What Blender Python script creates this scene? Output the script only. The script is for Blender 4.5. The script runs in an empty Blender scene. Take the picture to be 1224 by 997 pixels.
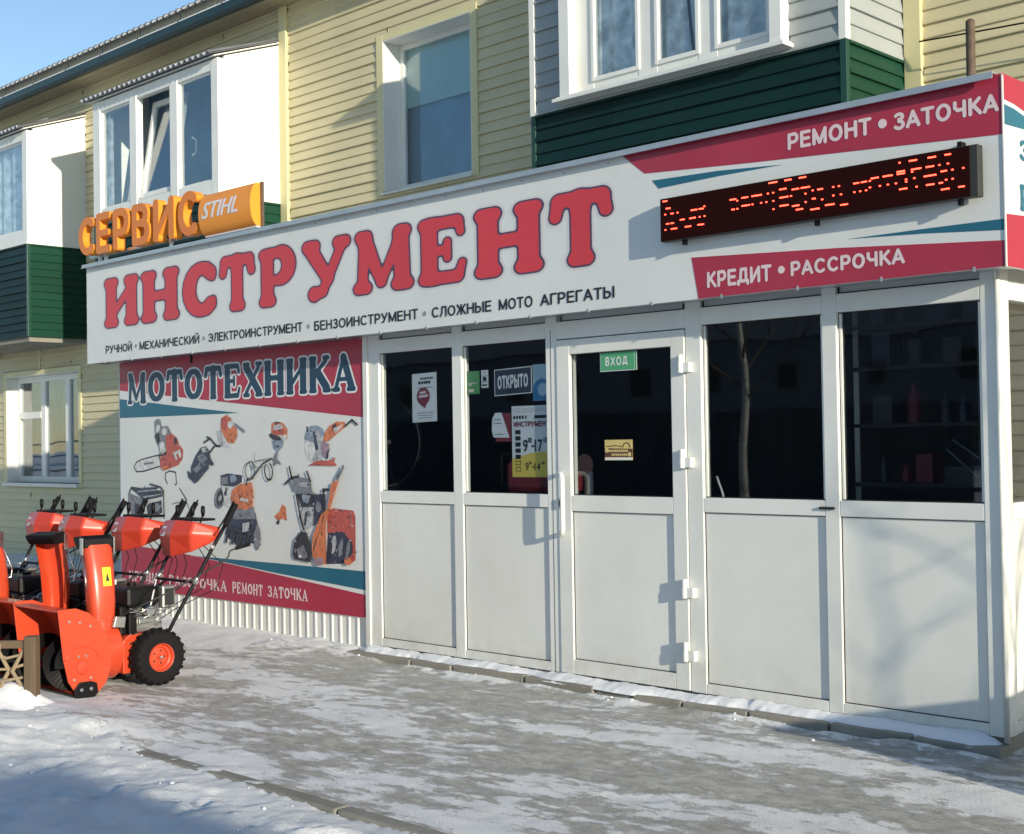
import bpy, bmesh, math, random
import numpy as np
from mathutils import Vector, Matrix, noise
from mathutils.geometry import tessellate_polygon

rnd = random.Random(7)
SC = bpy.context.scene
COL = SC.collection
R = math.radians

# ------------------------------------------------------------------ camera, sky, sun, exposure
cam_d = bpy.data.cameras.new('camera')
cam = bpy.data.objects.new('camera', cam_d); COL.objects.link(cam)
cam_d.sensor_fit = 'HORIZONTAL'; cam_d.sensor_width = 36.0
cam_d.lens = 36.0 * 1592.53 / 1224.0
cam_d.clip_start = 0.05; cam_d.clip_end = 2000
yaw, pitch, roll = 0.774103, 0.018673, -0.016242
fw = Vector((-math.sin(yaw)*math.cos(pitch), math.cos(yaw)*math.cos(pitch), math.sin(pitch)))
rt = Vector((math.cos(yaw), math.sin(yaw), 0)); up = rt.cross(fw)
rt2 = rt*math.cos(roll) + up*math.sin(roll); up2 = -rt*math.sin(roll) + up*math.cos(roll)
M3 = Matrix((rt2, up2, -fw)).transposed().to_4x4(); M3.translation = Vector((2.745, -6.0906, 1.5474))
cam.matrix_world = M3
SC.camera = cam

SUN_AZ, SUN_EL = R(15.4), R(12.4)          # azimuth measured from the shop front's own line towards the street
sun_dir = Vector((math.cos(SUN_AZ)*math.cos(SUN_EL), -math.sin(SUN_AZ)*math.cos(SUN_EL), math.sin(SUN_EL)))
W = bpy.data.worlds.new('World'); SC.world = W; W.use_nodes = True
nt = W.node_tree; nt.nodes.clear()
sky = nt.nodes.new('ShaderNodeTexSky'); sky.sky_type = 'NISHITA'; sky.sun_disc = False
sky.sun_elevation = SUN_EL; sky.sun_rotation = R(90) + SUN_AZ
sky.air_density = 1.0; sky.dust_density = 0.15; sky.ozone_density = 2.2; sky.altitude = 150
bg = nt.nodes.new('ShaderNodeBackground'); bg.inputs['Strength'].default_value = 0.15
wo = nt.nodes.new('ShaderNodeOutputWorld')
nt.links.new(sky.outputs[0], bg.inputs['Color']); nt.links.new(bg.outputs[0], wo.inputs['Surface'])

sl = bpy.data.lights.new('sun', 'SUN'); sl.energy = 4.5; sl.angle = R(0.55); sl.color = (1.0, 0.895, 0.71)
so = bpy.data.objects.new('sun', sl); COL.objects.link(so)
so.rotation_euler = (-sun_dir).to_track_quat('-Z', 'Y').to_euler(); so.location = (20, -8, 8)

vs = SC.view_settings
vs.view_transform = 'Standard'; vs.look = 'None'; vs.gamma = 1; vs.use_curve_mapping = False
vs.exposure = 0.32

# ------------------------------------------------------------------ helpers
OFF = {}
def tag(o, label=None, cat=None, group=None, kind=None):
    if label: o['label'] = label
    if cat: o['category'] = cat
    if group: o['group'] = group
    if kind: o['kind'] = kind
    return o
def thing(name, label, cat, loc=(0, 0, 0), group=None):
    o = bpy.data.objects.new(name, None); COL.objects.link(o); o.location = loc
    o.empty_display_size = 0.1; OFF[o] = Vector(loc)
    return tag(o, label, cat, group)
def group_part(name, parent):                     # an Empty that is a part and parents sub-parts
    o = bpy.data.objects.new(name, None); COL.objects.link(o); o.parent = parent; OFF[o] = OFF[parent]
    o.empty_display_size = 0.1
    return o
class MB:
    def __init__(s): s.v = []; s.f = []; s.m = []
    def add(s, vs_, fs, mi=0):
        b = len(s.v); s.v += [tuple(q) for q in vs_]
        for f in fs: s.f.append([b+i for i in f]); s.m.append(mi)
        return s
    def box(s, x0, x1, y0, y1, z0, z1, mi=0):
        return s.add([(x0,y0,z0),(x1,y0,z0),(x1,y1,z0),(x0,y1,z0),(x0,y0,z1),(x1,y0,z1),(x1,y1,z1),(x0,y1,z1)],
              [(0,3,2,1),(4,5,6,7),(0,1,5,4),(1,2,6,5),(2,3,7,6),(3,0,4,7)], mi)
    def prism(s, pts, fn, lo, hi, mi=0):          # pts 2D outline, fn(u,v,w)->xyz
        n = len(pts)
        tris = tessellate_polygon([[Vector((a, b, 0)) for a, b in pts]])
        vs_ = [fn(a, b, lo) for a, b in pts] + [fn(a, b, hi) for a, b in pts]
        fs = [tuple(t) for t in tris] + [tuple(n+i for i in t) for t in tris]
        fs += [(i, (i+1) % n, n+(i+1) % n, n+i) for i in range(n)]
        return s.add(vs_, fs, mi)
    def tube(s, pts, r, n=8, mi=0, caps=True):
        pts = [Vector(q) for q in pts]; rs = r if isinstance(r, (list, tuple)) else [r]*len(pts)
        t0 = (pts[1]-pts[0]).normalized()
        a = Vector((0, 0, 1)) if abs(t0.z) < .9 else Vector((1, 0, 0))
        nx = t0.cross(a).normalized(); vs_ = []
        for i, q in enumerate(pts):
            t = (pts[min(i+1, len(pts)-1)] - pts[max(i-1, 0)]).normalized()
            nx = (nx - t*nx.dot(t)).normalized(); ny = t.cross(nx)
            for k in range(n):
                an = 2*math.pi*k/n; vs_.append(q + (nx*math.cos(an)+ny*math.sin(an))*rs[i])
        fs = [(i*n+k, i*n+(k+1) % n, (i+1)*n+(k+1) % n, (i+1)*n+k) for i in range(len(pts)-1) for k in range(n)]
        if caps: fs += [tuple(range(n))[::-1], tuple((len(pts)-1)*n+k for k in range(n))]
        return s.add(vs_, fs, mi)
    def lathe(s, prof, c, axis='X', n=28, mi=0, a0=0, a1=2*math.pi):   # prof [(radius, along)]
        full = abs(a1-a0-2*math.pi) < 1e-6; m = n if full else n+1; vs_ = []
        for r, t in prof:
            for k in range(m):
                a = a0+(a1-a0)*k/n; u, v = r*math.cos(a), r*math.sin(a)
                q = {'X': (t, u, v), 'Y': (u, t, v), 'Z': (u, v, t)}[axis]
                vs_.append((c[0]+q[0], c[1]+q[1], c[2]+q[2]))
        fs = [(i*m+k, i*m+(k+1) % m, (i+1)*m+(k+1) % m, (i+1)*m+k) for i in range(len(prof)-1) for k in range(n)]
        return s.add(vs_, fs, mi)
    def build(s, name, mats, parent=None, smooth=False, bevel=0, local=False):
        off = Vector((0, 0, 0)) if (parent is None or local) else OFF[parent]
        me = bpy.data.meshes.new(name)
        me.from_pydata([(a-off.x, b-off.y, c-off.z) for a, b, c in s.v], [], s.f)
        if not isinstance(mats, (list, tuple)): mats = [mats]
        for m in mats: me.materials.append(m)
        if len(mats) > 1: me.polygons.foreach_set('material_index', s.m)
        bm = bmesh.new(); bm.from_mesh(me); bmesh.ops.recalc_face_normals(bm, faces=bm.faces); bm.to_mesh(me); bm.free()
        if smooth: me.shade_smooth() if smooth is True else me.shade_auto_smooth(angle=smooth) if hasattr(me, 'shade_auto_smooth') else me.shade_smooth()
        o = bpy.data.objects.new(name, me); COL.objects.link(o)
        if parent is not None: o.parent = parent; OFF[o] = OFF[parent]
        else: OFF[o] = Vector((0, 0, 0))
        if smooth and smooth is not True: me.set_sharp_from_angle(angle=smooth) if hasattr(me, 'set_sharp_from_angle') else None
        if bevel:
            b = o.modifiers.new('bevel', 'BEVEL'); b.width = bevel; b.segments = 2; b.limit_method = 'ANGLE'
        return o
def put_mesh(name, me, parent, loc=(0, 0, 0), rotz=0):
    o = bpy.data.objects.new(name, me); COL.objects.link(o)
    if parent is not None: o.parent = parent; o.location = Vector(loc) - OFF[parent]; OFF[o] = OFF[parent]
    else: o.location = loc
    o.rotation_euler.z = rotz
    return o
def copy_tree(o, parent=None):
    c = o.copy(); COL.objects.link(c); c.parent = parent
    for ch in list(o.children): copy_tree(ch, c)
    return c
FRONT = lambda y0: (lambda u, v, w: (u, y0-w, v))
SIDE = lambda x0: (lambda u, v, w: (x0+w, u, v))

# ------------------------------------------------------------------ materials
def mat(name, col, rough=.5, metal=0, var=.06, vscale=3.0, bump=0, bscale=60, spec=.5, dirt=None, dscale=1.2, damt=.5, emit=0, coat=0, stretch=None, orand=0, splash=None):
    m = bpy.data.materials.new(name); m.use_nodes = True; n = m.node_tree.nodes; l = m.node_tree.links
    b = n['Principled BSDF']; b.inputs['Roughness'].default_value = rough; b.inputs['Metallic'].default_value = metal
    b.inputs['Specular IOR Level'].default_value = spec; b.inputs['Coat Weight'].default_value = coat
    tc = n.new('ShaderNodeTexCoord'); g = n.new('ShaderNodeNewGeometry'); src = g.outputs['Position']
    if stretch:
        mp = n.new('ShaderNodeMapping'); mp.inputs['Scale'].default_value = stretch; l.new(src, mp.inputs['Vector']); src = mp.outputs[0]
    out = None
    if var:
        t = n.new('ShaderNodeTexNoise'); t.inputs['Scale'].default_value = vscale; t.inputs['Detail'].default_value = 5; l.new(src, t.inputs['Vector'])
        r = n.new('ShaderNodeMapRange'); r.inputs['From Min'].default_value = .3; r.inputs['From Max'].default_value = .7
        r.inputs['To Min'].default_value = 1-var; r.inputs['To Max'].default_value = 1+var*.6; l.new(t.outputs['Fac'], r.inputs['Value'])
        mx = n.new('ShaderNodeMix'); mx.data_type = 'RGBA'; mx.blend_type = 'MULTIPLY'; mx.inputs['Factor'].default_value = 1
        mx.inputs['A'].default_value = (*col, 1); l.new(r.outputs[0], mx.inputs['B']); out = mx.outputs['Result']
        rr = n.new('ShaderNodeMapRange'); rr.inputs['To Min'].default_value = max(0, rough-.12); rr.inputs['To Max'].default_value = min(1, rough+.12)
        l.new(t.outputs['Fac'], rr.inputs['Value']); l.new(rr.outputs[0], b.inputs['Roughness'])
    if dirt:
        t2 = n.new('ShaderNodeTexNoise'); t2.inputs['Scale'].default_value = dscale; t2.inputs['Detail'].default_value = 8; t2.inputs['Roughness'].default_value = .65; l.new(src, t2.inputs['Vector'])
        cr = n.new('ShaderNodeMapRange'); cr.inputs['From Min'].default_value = .48; cr.inputs['From Max'].default_value = .75; cr.inputs['To Max'].default_value = damt; l.new(t2.outputs['Fac'], cr.inputs['Value'])
        m2 = n.new('ShaderNodeMix'); m2.data_type = 'RGBA'; l.new(cr.outputs[0], m2.inputs['Factor'])
        if out is not None: l.new(out, m2.inputs['A'])
        else: m2.inputs['A'].default_value = (*col, 1)
        m2.inputs['B'].default_value = (*dirt, 1); out = m2.outputs['Result']
    if splash:                                     # grime thrown up from the ground, thinning out with height
        sx = n.new('ShaderNodeSeparateXYZ'); l.new(g.outputs['Position'], sx.inputs[0])
        hz = n.new('ShaderNodeMapRange'); hz.inputs['From Min'].default_value = .10; hz.inputs['From Max'].default_value = .46; hz.inputs['To Min'].default_value = 1; hz.inputs['To Max'].default_value = 0; l.new(sx.outputs['Z'], hz.inputs['Value'])
        t4 = n.new('ShaderNodeTexNoise'); t4.inputs['Scale'].default_value = 7; t4.inputs['Detail'].default_value = 10; t4.inputs['Roughness'].default_value = .75; l.new(g.outputs['Position'], t4.inputs['Vector'])
        q1 = n.new('ShaderNodeMath'); q1.operation = 'POWER'; l.new(hz.outputs[0], q1.inputs[0]); q1.inputs[1].default_value = 1.6
        q2 = n.new('ShaderNodeMapRange'); q2.inputs['From Min'].default_value = .35; q2.inputs['From Max'].default_value = .7; q2.inputs['To Max'].default_value = .5; l.new(t4.outputs['Fac'], q2.inputs['Value'])
        q3 = n.new('ShaderNodeMath'); q3.operation = 'MULTIPLY'; l.new(q1.outputs[0], q3.inputs[0]); l.new(q2.outputs[0], q3.inputs[1])
        m4 = n.new('ShaderNodeMix'); m4.data_type = 'RGBA'; l.new(q3.outputs[0], m4.inputs['Factor']); l.new(out, m4.inputs['A']); m4.inputs['B'].default_value = (*splash, 1); out = m4.outputs['Result']
    if orand and out is not None:                  # each piece weathered a little differently
        oi = n.new('ShaderNodeObjectInfo'); rr2 = n.new('ShaderNodeMapRange'); rr2.inputs['To Min'].default_value = 1-orand; rr2.inputs['To Max'].default_value = 1+orand*.5; l.new(oi.outputs['Random'], rr2.inputs['Value'])
        m3 = n.new('ShaderNodeMix'); m3.data_type = 'RGBA'; m3.blend_type = 'MULTIPLY'; m3.inputs['Factor'].default_value = 1; l.new(out, m3.inputs['A']); l.new(rr2.outputs[0], m3.inputs['B']); out = m3.outputs['Result']
    if out is not None: l.new(out, b.inputs['Base Color'])
    else: b.inputs['Base Color'].default_value = (*col, 1)
    if bump:
        t3 = n.new('ShaderNodeTexNoise'); t3.inputs['Scale'].default_value = bscale; t3.inputs['Detail'].default_value = 4; l.new(src, t3.inputs['Vector'])
        bp = n.new('ShaderNodeBump'); bp.inputs['Strength'].default_value = bump; bp.inputs['Distance'].default_value = .01
        l.new(t3.outputs['Fac'], bp.inputs['Height']); l.new(bp.outputs[0], b.inputs['Normal'])
    if emit:
        b.inputs['Emission Color'].default_value = (*col, 1); b.inputs['Emission Strength'].default_value = emit
    return m
def glass(name, tint=(.8, .84, .86), refl=1.0):
    m = bpy.data.materials.new(name); m.use_nodes = True; n = m.node_tree.nodes; l = m.node_tree.links; n.clear()
    o = n.new('ShaderNodeOutputMaterial'); tr = n.new('ShaderNodeBsdfTransparent'); tr.inputs['Color'].default_value = (*tint, 1)
    gl = n.new('ShaderNodeBsdfGlossy'); gl.inputs['Roughness'].default_value = .015; gl.inputs['Color'].default_value = (.95, .97, 1, 1)
    g = n.new('ShaderNodeNewGeometry'); t = n.new('ShaderNodeTexNoise'); t.inputs['Scale'].default_value = 1.1; t.inputs['Detail'].default_value = 1; l.new(g.outputs['Position'], t.inputs['Vector'])
    bp = n.new('ShaderNodeBump'); bp.inputs['Strength'].default_value = .06; bp.inputs['Distance'].default_value = .05; l.new(t.outputs['Fac'], bp.inputs['Height']); l.new(bp.outputs[0], gl.inputs['Normal'])
    dt = n.new('ShaderNodeVectorMath'); dt.operation = 'DOT_PRODUCT'; l.new(g.outputs['Normal'], dt.inputs[0]); l.new(g.outputs['Incoming'], dt.inputs[1])
    def mm(op, a, v, clamp=False):
        q = n.new('ShaderNodeMath'); q.operation = op; q.use_clamp = clamp
        if a is not None: l.new(a, q.inputs[0])
        if isinstance(v, tuple): q.inputs[0].default_value = v[0]; l.new(v[1], q.inputs[1])
        elif v is not None: q.inputs[1].default_value = v
        return q.outputs[0]
    fz = mm('ADD', mm('MULTIPLY', mm('POWER', mm('SUBTRACT', None, (1.0, mm('ABSOLUTE', dt.outputs['Value'], None)), True), 5.0), .96), .043)   # Schlick reflectance, the same from both sides
    mu = n.new('ShaderNodeMath'); mu.operation = 'MULTIPLY'; mu.inputs[1].default_value = refl; mu.use_clamp = True; l.new(fz, mu.inputs[0])
    mx = n.new('ShaderNodeMixShader'); l.new(mu.outputs[0], mx.inputs[0]); l.new(tr.outputs[0], mx.inputs[1]); l.new(gl.outputs[0], mx.inputs[2]); l.new(mx.outputs[0], o.inputs['Surface'])
    return m
M = {}
M['pvc'] = mat('white_pvc', (.765, .775, .735), .36, var=.05, vscale=2.5, dirt=(.5, .48, .42), dscale=2.2, damt=.22, orand=.03, splash=(.36, .31, .23))
M['pvc_panel'] = mat('white_pvc_panel', (.745, .755, .715), .24, var=.05, vscale=1.3, dirt=(.55, .53, .46), dscale=1.6, damt=.26, bump=.22, bscale=3.2, orand=.03, splash=(.36, .31, .23))
M['gasket'] = mat('black_rubber_gasket', (.012, .012, .014), .6, var=0)
M['white_metal'] = mat('white_painted_sheet', (.74, .74, .69), .45, var=.06, dirt=(.5, .46, .38), damt=.3)
M['sign_white'] = mat('white_sign_vinyl', (.695, .71, .69), .40, var=.05, vscale=1.2, dirt=(.52, .52, .48), dscale=2.5, damt=.28, bump=.25, bscale=1.6)
M['print_red'] = mat('crimson_print', (.40, .028, .062), .42, var=.10, vscale=1.6, dirt=(.30, .06, .08), dscale=3, damt=.35)
M['print_teal'] = mat('teal_print', (.018, .13, .20), .42, var=.08)
M['print_letter'] = mat('red_letter_print', (.62, .045, .06), .42, var=.10, vscale=1.1)
M['print_outline'] = mat('dark_outline_print', (.085, .055, .105), .5, var=.05)
M['print_halo'] = mat('letter_halo_print', (.63, .60, .60), .5, var=0)
M['print_black'] = mat('black_print', (.012, .013, .018), .45, var=0)
M['print_grey'] = mat('grey_print', (.25, .26, .27), .45, var=0)
M['print_pink'] = mat('pale_print', (.74, .60, .61), .42, var=.08)
M['flashing'] = mat('galvanised_flashing', (.48, .50, .52), .35, metal=.6, var=.12, vscale=6)
M['dark_metal'] = mat('dark_metal', (.03, .03, .033), .45, metal=.4, var=.1)
M['black'] = mat('matt_black', (.006, .006, .007), .6, var=.05, spec=.2)
M['led_face'] = mat('led_face', (.018, .004, .004), .95, var=0, spec=.08)
M['led_on'] = mat('lit_red_led', (1.0, .065, .035), .5, var=0, emit=5.0)
M['led_dim'] = mat('glowing_red_led_module', (.020, .003, .003), .95, var=0, spec=.08)  # plain dark red face, no emission
M['led_side'] = mat('led_case', (.05, .05, .045), .5, metal=.3, var=.1)
M['orange_sign'] = mat('orange_acrylic', (.88, .31, .03), .38, var=.05)
M['orange_face'] = mat('orange_face', (.74, .205, .018), .40, var=.06)  # letter fronts: shade put into a darker orange than the sides
M['orange_top'] = mat('faded_orange_top', (.72, .50, .40), .5, var=.1)  # reflected sky put into a pinkish orange
M['snow_dust'] = mat('snow_dusting', (.82, .83, .85), .7, var=.06, bump=.3, bscale=30)
M['siding_y'] = mat('yellow_vinyl_siding', (.60, .535, .335), .5, orand=.05, var=.07, vscale=1.5, bump=.04, bscale=40, dirt=(.46, .42, .27), dscale=1.4, damt=.3)
M['trim_y'] = mat('yellow_vinyl_trim', (.64, .59, .33), .45, var=.05)
M['siding_b'] = mat('beige_vinyl_siding', (.46, .425, .30), .5, var=.07, vscale=1.5, dirt=(.36, .34, .26), damt=.3)
M['soffit'] = mat('beige_soffit_board', (.40, .34, .22), .55, var=.08, dirt=(.3, .25, .17), damt=.3)
M['siding_g'] = mat('grey_vinyl_siding', (.32, .35, .35), .5, orand=.05, var=.05, bump=.04)
M['siding_green'] = mat('dark_green_siding', (.003, .024, .021), .52, spec=.25, orand=.2, var=.12, vscale=1.2, dirt=(.006, .026, .022), damt=.5)  # balcony fronts: same green siding with the shade put into the colour
M['siding_green2'] = mat('bottle_green_siding', (.005, .048, .028), .48, spec=.3, orand=.12, var=.12, vscale=1.2)  # balcony sides: same green siding with the sunlight put into the colour
M['green_trim'] = mat('green_trim', (.008, .055, .038), .4, var=.08)
M['gutter'] = mat('dark_green_gutter', (.004, .026, .030), .35, var=.1)
M['fascia'] = mat('beige_fascia', (.40, .36, .26), .55, var=.08)
M['roof'] = mat('grey_slate_roof', (.20, .21, .22), .7, var=.15, dirt=(.12, .12, .12), damt=.5)
M['white_panel'] = mat('white_balcony_panel', (.78, .78, .72), .45, var=.04, vscale=.9)
M['glass_shop'] = glass('shop_glass', (.90, .93, .94), 1.2)
M['glass'] = glass('window_glass', (.90, .94, .96), 1.6)
M['curtain'] = mat('net_curtain', (.80, .83, .82), .8, var=.45, vscale=9, bump=.2, bscale=25)
M['curtain_d'] = mat('grey_curtain', (.20, .21, .21), .8, var=.3, vscale=6)
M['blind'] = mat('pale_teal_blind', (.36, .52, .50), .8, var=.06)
M['curtain_t'] = mat('teal_curtain', (.15, .27, .36), .8, var=.2, vscale=4)
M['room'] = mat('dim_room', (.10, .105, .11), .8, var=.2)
M['shop_dark'] = mat('dark_shop_wall', (.030, .032, .036), .7, var=.3, vscale=2)
M['shop_floor'] = mat('dark_shop_floor', (.04, .04, .04), .6, var=.2)
M['kerb'] = mat('grey_concrete_kerb', (.27, .255, .215), .85, var=.2, vscale=6, bump=.4, bscale=60, dirt=(.16, .15, .12), damt=.5)
M['orange'] = mat('orange_red_paint', (.58, .062, .022), .30, var=.06, coat=.12, orand=.08, dirt=(.36, .09, .05), dscale=11, damt=.4)
M['orange_p'] = mat('orange_red_plastic', (.54, .050, .024), .36, var=.04)
M['rubber'] = mat('tyre_rubber', (.008, .008, .009), .8, var=.15, spec=.2, bump=.2, bscale=50)
M['plastic'] = mat('black_plastic', (.004, .004, .005), .5, var=.1, spec=.22)
M['steel'] = mat('bright_steel', (.62, .62, .60), .25, metal=1, var=.1)
M['cast'] = mat('cast_aluminium', (.42, .42, .40), .42, metal=.85, var=.15, vscale=14)
M['tank'] = mat('engine_cover_black', (.005, .005, .006), .40, var=.1, spec=.3)
M['yellow_label'] = mat('yellow_label', (.80, .62, .02), .5, var=.04)
M['label_white'] = mat('white_label', (.75, .75, .76), .5, var=.06)
M['wood_brown'] = mat('brown_painted_wood', (.13, .085, .05), .7, var=.25, vscale=8, bump=.3, stretch=(1, 1, .15))
M['twig'] = mat('dry_wicker', (.27, .21, .13), .8, var=.25, vscale=12)
M['paper'] = mat('white_paper', (.70, .72, .73), .6, var=.04)
M['green_p'] = mat('green_print', (.10, .32, .12), .5, var=.08)
M['vhod'] = mat('green_entrance_print', (.08, .34, .16), .4, var=.05)
M['navy_p'] = mat('navy_print', (.025, .03, .06), .5, var=.06)
M['blue_p'] = mat('blue_print', (.05, .22, .45), .5, var=.08)
M['sky_p'] = mat('pale_blue_print', (.45, .58, .66), .5, var=.06)
M['maroon_p'] = mat('maroon_print', (.20, .02, .035), .5, var=.06)
M['yellow_p'] = mat('yellow_print', (.72, .55, .10), .5, var=.06)
M['gold_p'] = mat('gold_print', (.62, .48, .18), .5, var=.12, vscale=30)
M['brown_p'] = mat('brown_print', (.10, .035, .03), .5, var=.05)
M['tag'] = mat('pink_plastic', (.62, .28, .24), .5, var=.05)
M['rust'] = mat('rusty_pipe', (.11, .075, .05), .75, var=.3, vscale=20)
M['grey_boards'] = mat('weathered_grey_boards', (.055, .062, .075), .85, var=.3, vscale=2, orand=.35)
M['brick'] = mat('grey_rendered_wall', (.15, .165, .19), .9, var=.2)
M['bark'] = mat('birch_bark', (.55, .53, .49), .85, var=.1, dirt=(.05, .045, .04), dscale=5, damt=.9, stretch=(1, 1, 2.5))
M['twig_dark'] = mat('bare_twig_bark', (.10, .07, .05), .85, var=.2)
for k, c in dict(pale=(.66, .66, .65), pale2=(.46, .47, .49), mid=(.22, .23, .26), dark=(.045, .045, .055), navy=(.05, .055, .09), blue=(.27, .33, .42), red=(.52, .11, .09), orange=(.66, .20, .09), mauve=(.36, .25, .30)).items():
    M['art_'+k] = mat('printed_'+k, c, .45, var=.32, vscale=30, dirt=tuple(q*.4 for q in c), dscale=14, damt=.45)

# ------------------------------------------------------------------ lettering
def seg_d(X, Y, a, b, c, d, r0, r1):
    dx, dy = c-a, d-b; L = dx*dx+dy*dy+1e-12
    t = np.clip(((X-a)*dx+(Y-b)*dy)/L, 0, 1)
    return np.hypot(X-a-t*dx, Y-b-t*dy) - (r0+(r1-r0)*t)
def arc(cx, cy, rx, ry, a0, a1, r0, r1=None, n=14):
    r1 = r0 if r1 is None else r1; o = []
    for i in range(n):
        t0 = R(a0+(a1-a0)*i/n); t1 = R(a0+(a1-a0)*(i+1)/n)
        q = lambda t: r0+(r1-r0)*abs(math.cos(t))
        o.append((cx+rx*math.cos(t0), cy+ry*math.sin(t0), cx+rx*math.cos(t1), cy+ry*math.sin(t1), q(t0), q(t1)))
    return o
def glyph(ch, s=.128, f=.094, h=.078):
    """strokes (x0,y0,x1,y1,r0,r1) of a fat slab letter one unit high; s stem, f serif, h hairline radius"""
    e = .082
    def stem(x, top=1, bot=1, x2=None):
        x2 = x if x2 is None else x2
        o = [(x, .16, x2, .84, s, s)]
        if bot: o.append((x-e, f, x+e, f, f, f))
        if top: o.append((x2-e, 1-f, x2+e, 1-f, f, f))
        return o
    if ch == 'И': return stem(.17)+stem(.69)+[(.17, .22, .69, .78, h, h)]
    if ch == 'Н': return stem(.17)+stem(.69)+[(.17, .5, .69, .5, h*1.2, h*1.2)]
    if ch == 'С': return arc(.44, .5, .30, .38, 48, 312, h*1.25, s*1.12)+[(.66, .79, .69, .70, h, h*.9), (.66, .21, .71, .30, h*.8, h*.6)]
    if ch == 'О': return arc(.45, .5, .30, .38, 0, 360, h*1.2, s, 24)
    if ch == 'Т': return stem(.43, 0)+[(.14, .91, .72, .91, h*1.25, h*1.25), (.13, .88, .09, .70, h*1.15, h*1.05), (.73, .88, .77, .70, h*1.15, h*1.05), (.43, .8, .43, .9, s, s)]
    if ch == 'Р': return stem(.18)+[(.18, 1-h*1.1, .42, 1-h*1.1, h*1.1, h*1.1), (.18, .44, .42, .44, h, h)]+arc(.42, .69, .22, .245, 90, -90, h*1.05, s, 10)
    if ch == 'В': return stem(.18)+[(.18, 1-h, .40, 1-h, h, h), (.18, .52, .42, .52, h, h), (.18, h, .42, h, h, h)]+arc(.40, .73, .19, .2, 90, -90, h, s*.9, 10)+arc(.42, .29, .24, .22, 90, -90, h, s, 10)
    if ch == 'У': return [(.17, .86, .50, .36, s*.95, s*.8), (.77, .86, .40, .16, h, h*1.05), (.40, .16, .24, .13, h, s*.95), (.10, 1-f, .26, 1-f, f, f), (.70, 1-f, .84, 1-f, f, f)]
    if ch == 'М': return [(.17, .14, .21, .86, h*1.1, h*1.1), (.86, .14, .84, .86, s, s), (.22, .84, .5, .16, s, h), (.84, .84, .5, .16, h*1.1, h*.9), (.10, f, .24, f, f, f), (.77, f, .95, f, f, f), (.14, 1-f, .25, 1-f, f, f), (.82, 1-f, .92, 1-f, f, f)]
    if ch == 'Е': return stem(.18)+[(.18, 1-h*1.15, .62, 1-h*1.15, h*1.15, h*1.15), (.65, .88, .68, .74, h*.9, h*.75), (.18, h*1.15, .62, h*1.15, h*1.15, h*1.15), (.65, .12, .70, .28, h*.9, h*.75), (.18, .5, .42, .5, h*.9, h*.9), (.47, .62, .47, .38, h*.75, h*.75)]
    if ch == 'Х': return [(.17, .86, .70, .14, s, s), (.70, .86, .17, .14, h, h), (.09, 1-f, .26, 1-f, f, f), (.62, 1-f, .78, 1-f, f, f), (.09, f, .25, f, f, f), (.61, f, .79, f, f, f)]
    if ch == 'К': return stem(.17)+[(.2, .45, .66, .86, h, h), (.36, .55, .68, .14, s, s), (.60, 1-f, .74, 1-f, f, f), (.60, f, .78, f, f, f)]
    if ch == 'А': return [(.15, .12, .42, .90, h, h), (.42, .90, .70, .12, s*.9, s*.9), (.24, .33, .6, .33, h*.85, h*.85), (.07, f, .23, f, f, f), (.59, f, .79, f, f, f)]
    if ch == 'Д': return [(.20, .25, .36, .90, h, h), (.66, .22, .66, .90, s, s), (.36, 1-h, .70, 1-h, h, h), (.09, .22, .80, .22, h, h), (.09, .22, .09, .06, h, h*.8), (.80, .22, .80, .06, h, h*.8)]
    if ch == 'Ч': return [(.17, .86, .17, .62, s, s), (.17, .60, .30, .48, s, h), (.30, .48, .66, .50, h, h)]+stem(.68)+[(.09, 1-f, .25, 1-f, f, f)]
    if ch == 'З': return arc(.36, .73, .22, .19, 150, -90, h, s*.9, 10)+arc(.37, .29, .26, .21, 90, -150, h, s, 10)+[(.15, .86, .14, .74, h*.7, h), (.13, .16, .13, .26, h, h*.7)]
    return []
GW = {'И': .86, 'Н': .86, 'С': .80, 'О': .90, 'Т': .86, 'Р': .80, 'В': .80, 'У': .94, 'М': 1.06, 'Е': .80, 'Х': .87, 'К': .86, 'А': .86, 'Д': .90, 'Ч': .86, 'З': .78}
def contour(F, xs, ys):
    ny, nx = F.shape; segs = {}; P = {}
    def ep(k):
        if k in P: return
        t, j, i = k
        if t == 0: a, b = F[j, i], F[j, i+1]; q = a/(a-b); P[k] = (xs[i]+q*(xs[i+1]-xs[i]), ys[j])
        else: a, b = F[j, i], F[j+1, i]; q = a/(a-b); P[k] = (xs[i], ys[j]+q*(ys[j+1]-ys[j]))
    ins = F < 0; adj = {}
    for j in range(ny-1):
        row = ins[j, :-1].astype(int)+ins[j, 1:]+ins[j+1, :-1]+ins[j+1, 1:]
        for i in np.nonzero((row > 0) & (row < 4))[0]:
            c = [ins[j, i], ins[j, i+1], ins[j+1, i+1], ins[j+1, i]]
            ed = [(0, j, i), (1, j, i+1), (0, j+1, i), (1, j, i)]
            cr = [ed[k] for k in range(4) if c[k] != c[(k+1) % 4]]
            prs = [(cr[0], cr[1])] if len(cr) == 2 else ([(cr[0], cr[3]), (cr[1], cr[2])] if c[0] else [(cr[0], cr[1]), (cr[2], cr[3])])
            for a, b in prs:
                ep(a); ep(b); adj.setdefault(a, []).append(b); adj.setdefault(b, []).append(a)
    loops = []; seen = set()
    for st in list(adj):
        if st in seen: continue
        loop = [st]; seen.add(st); cur = st
        while True:
            nx_ = [k for k in adj[cur] if k not in seen]
            if not nx_: break
            cur = nx_[0]; seen.add(cur); loop.append(cur)
        if len(loop) > 5: loops.append(simplify([P[k] for k in loop]))
    return loops
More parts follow.
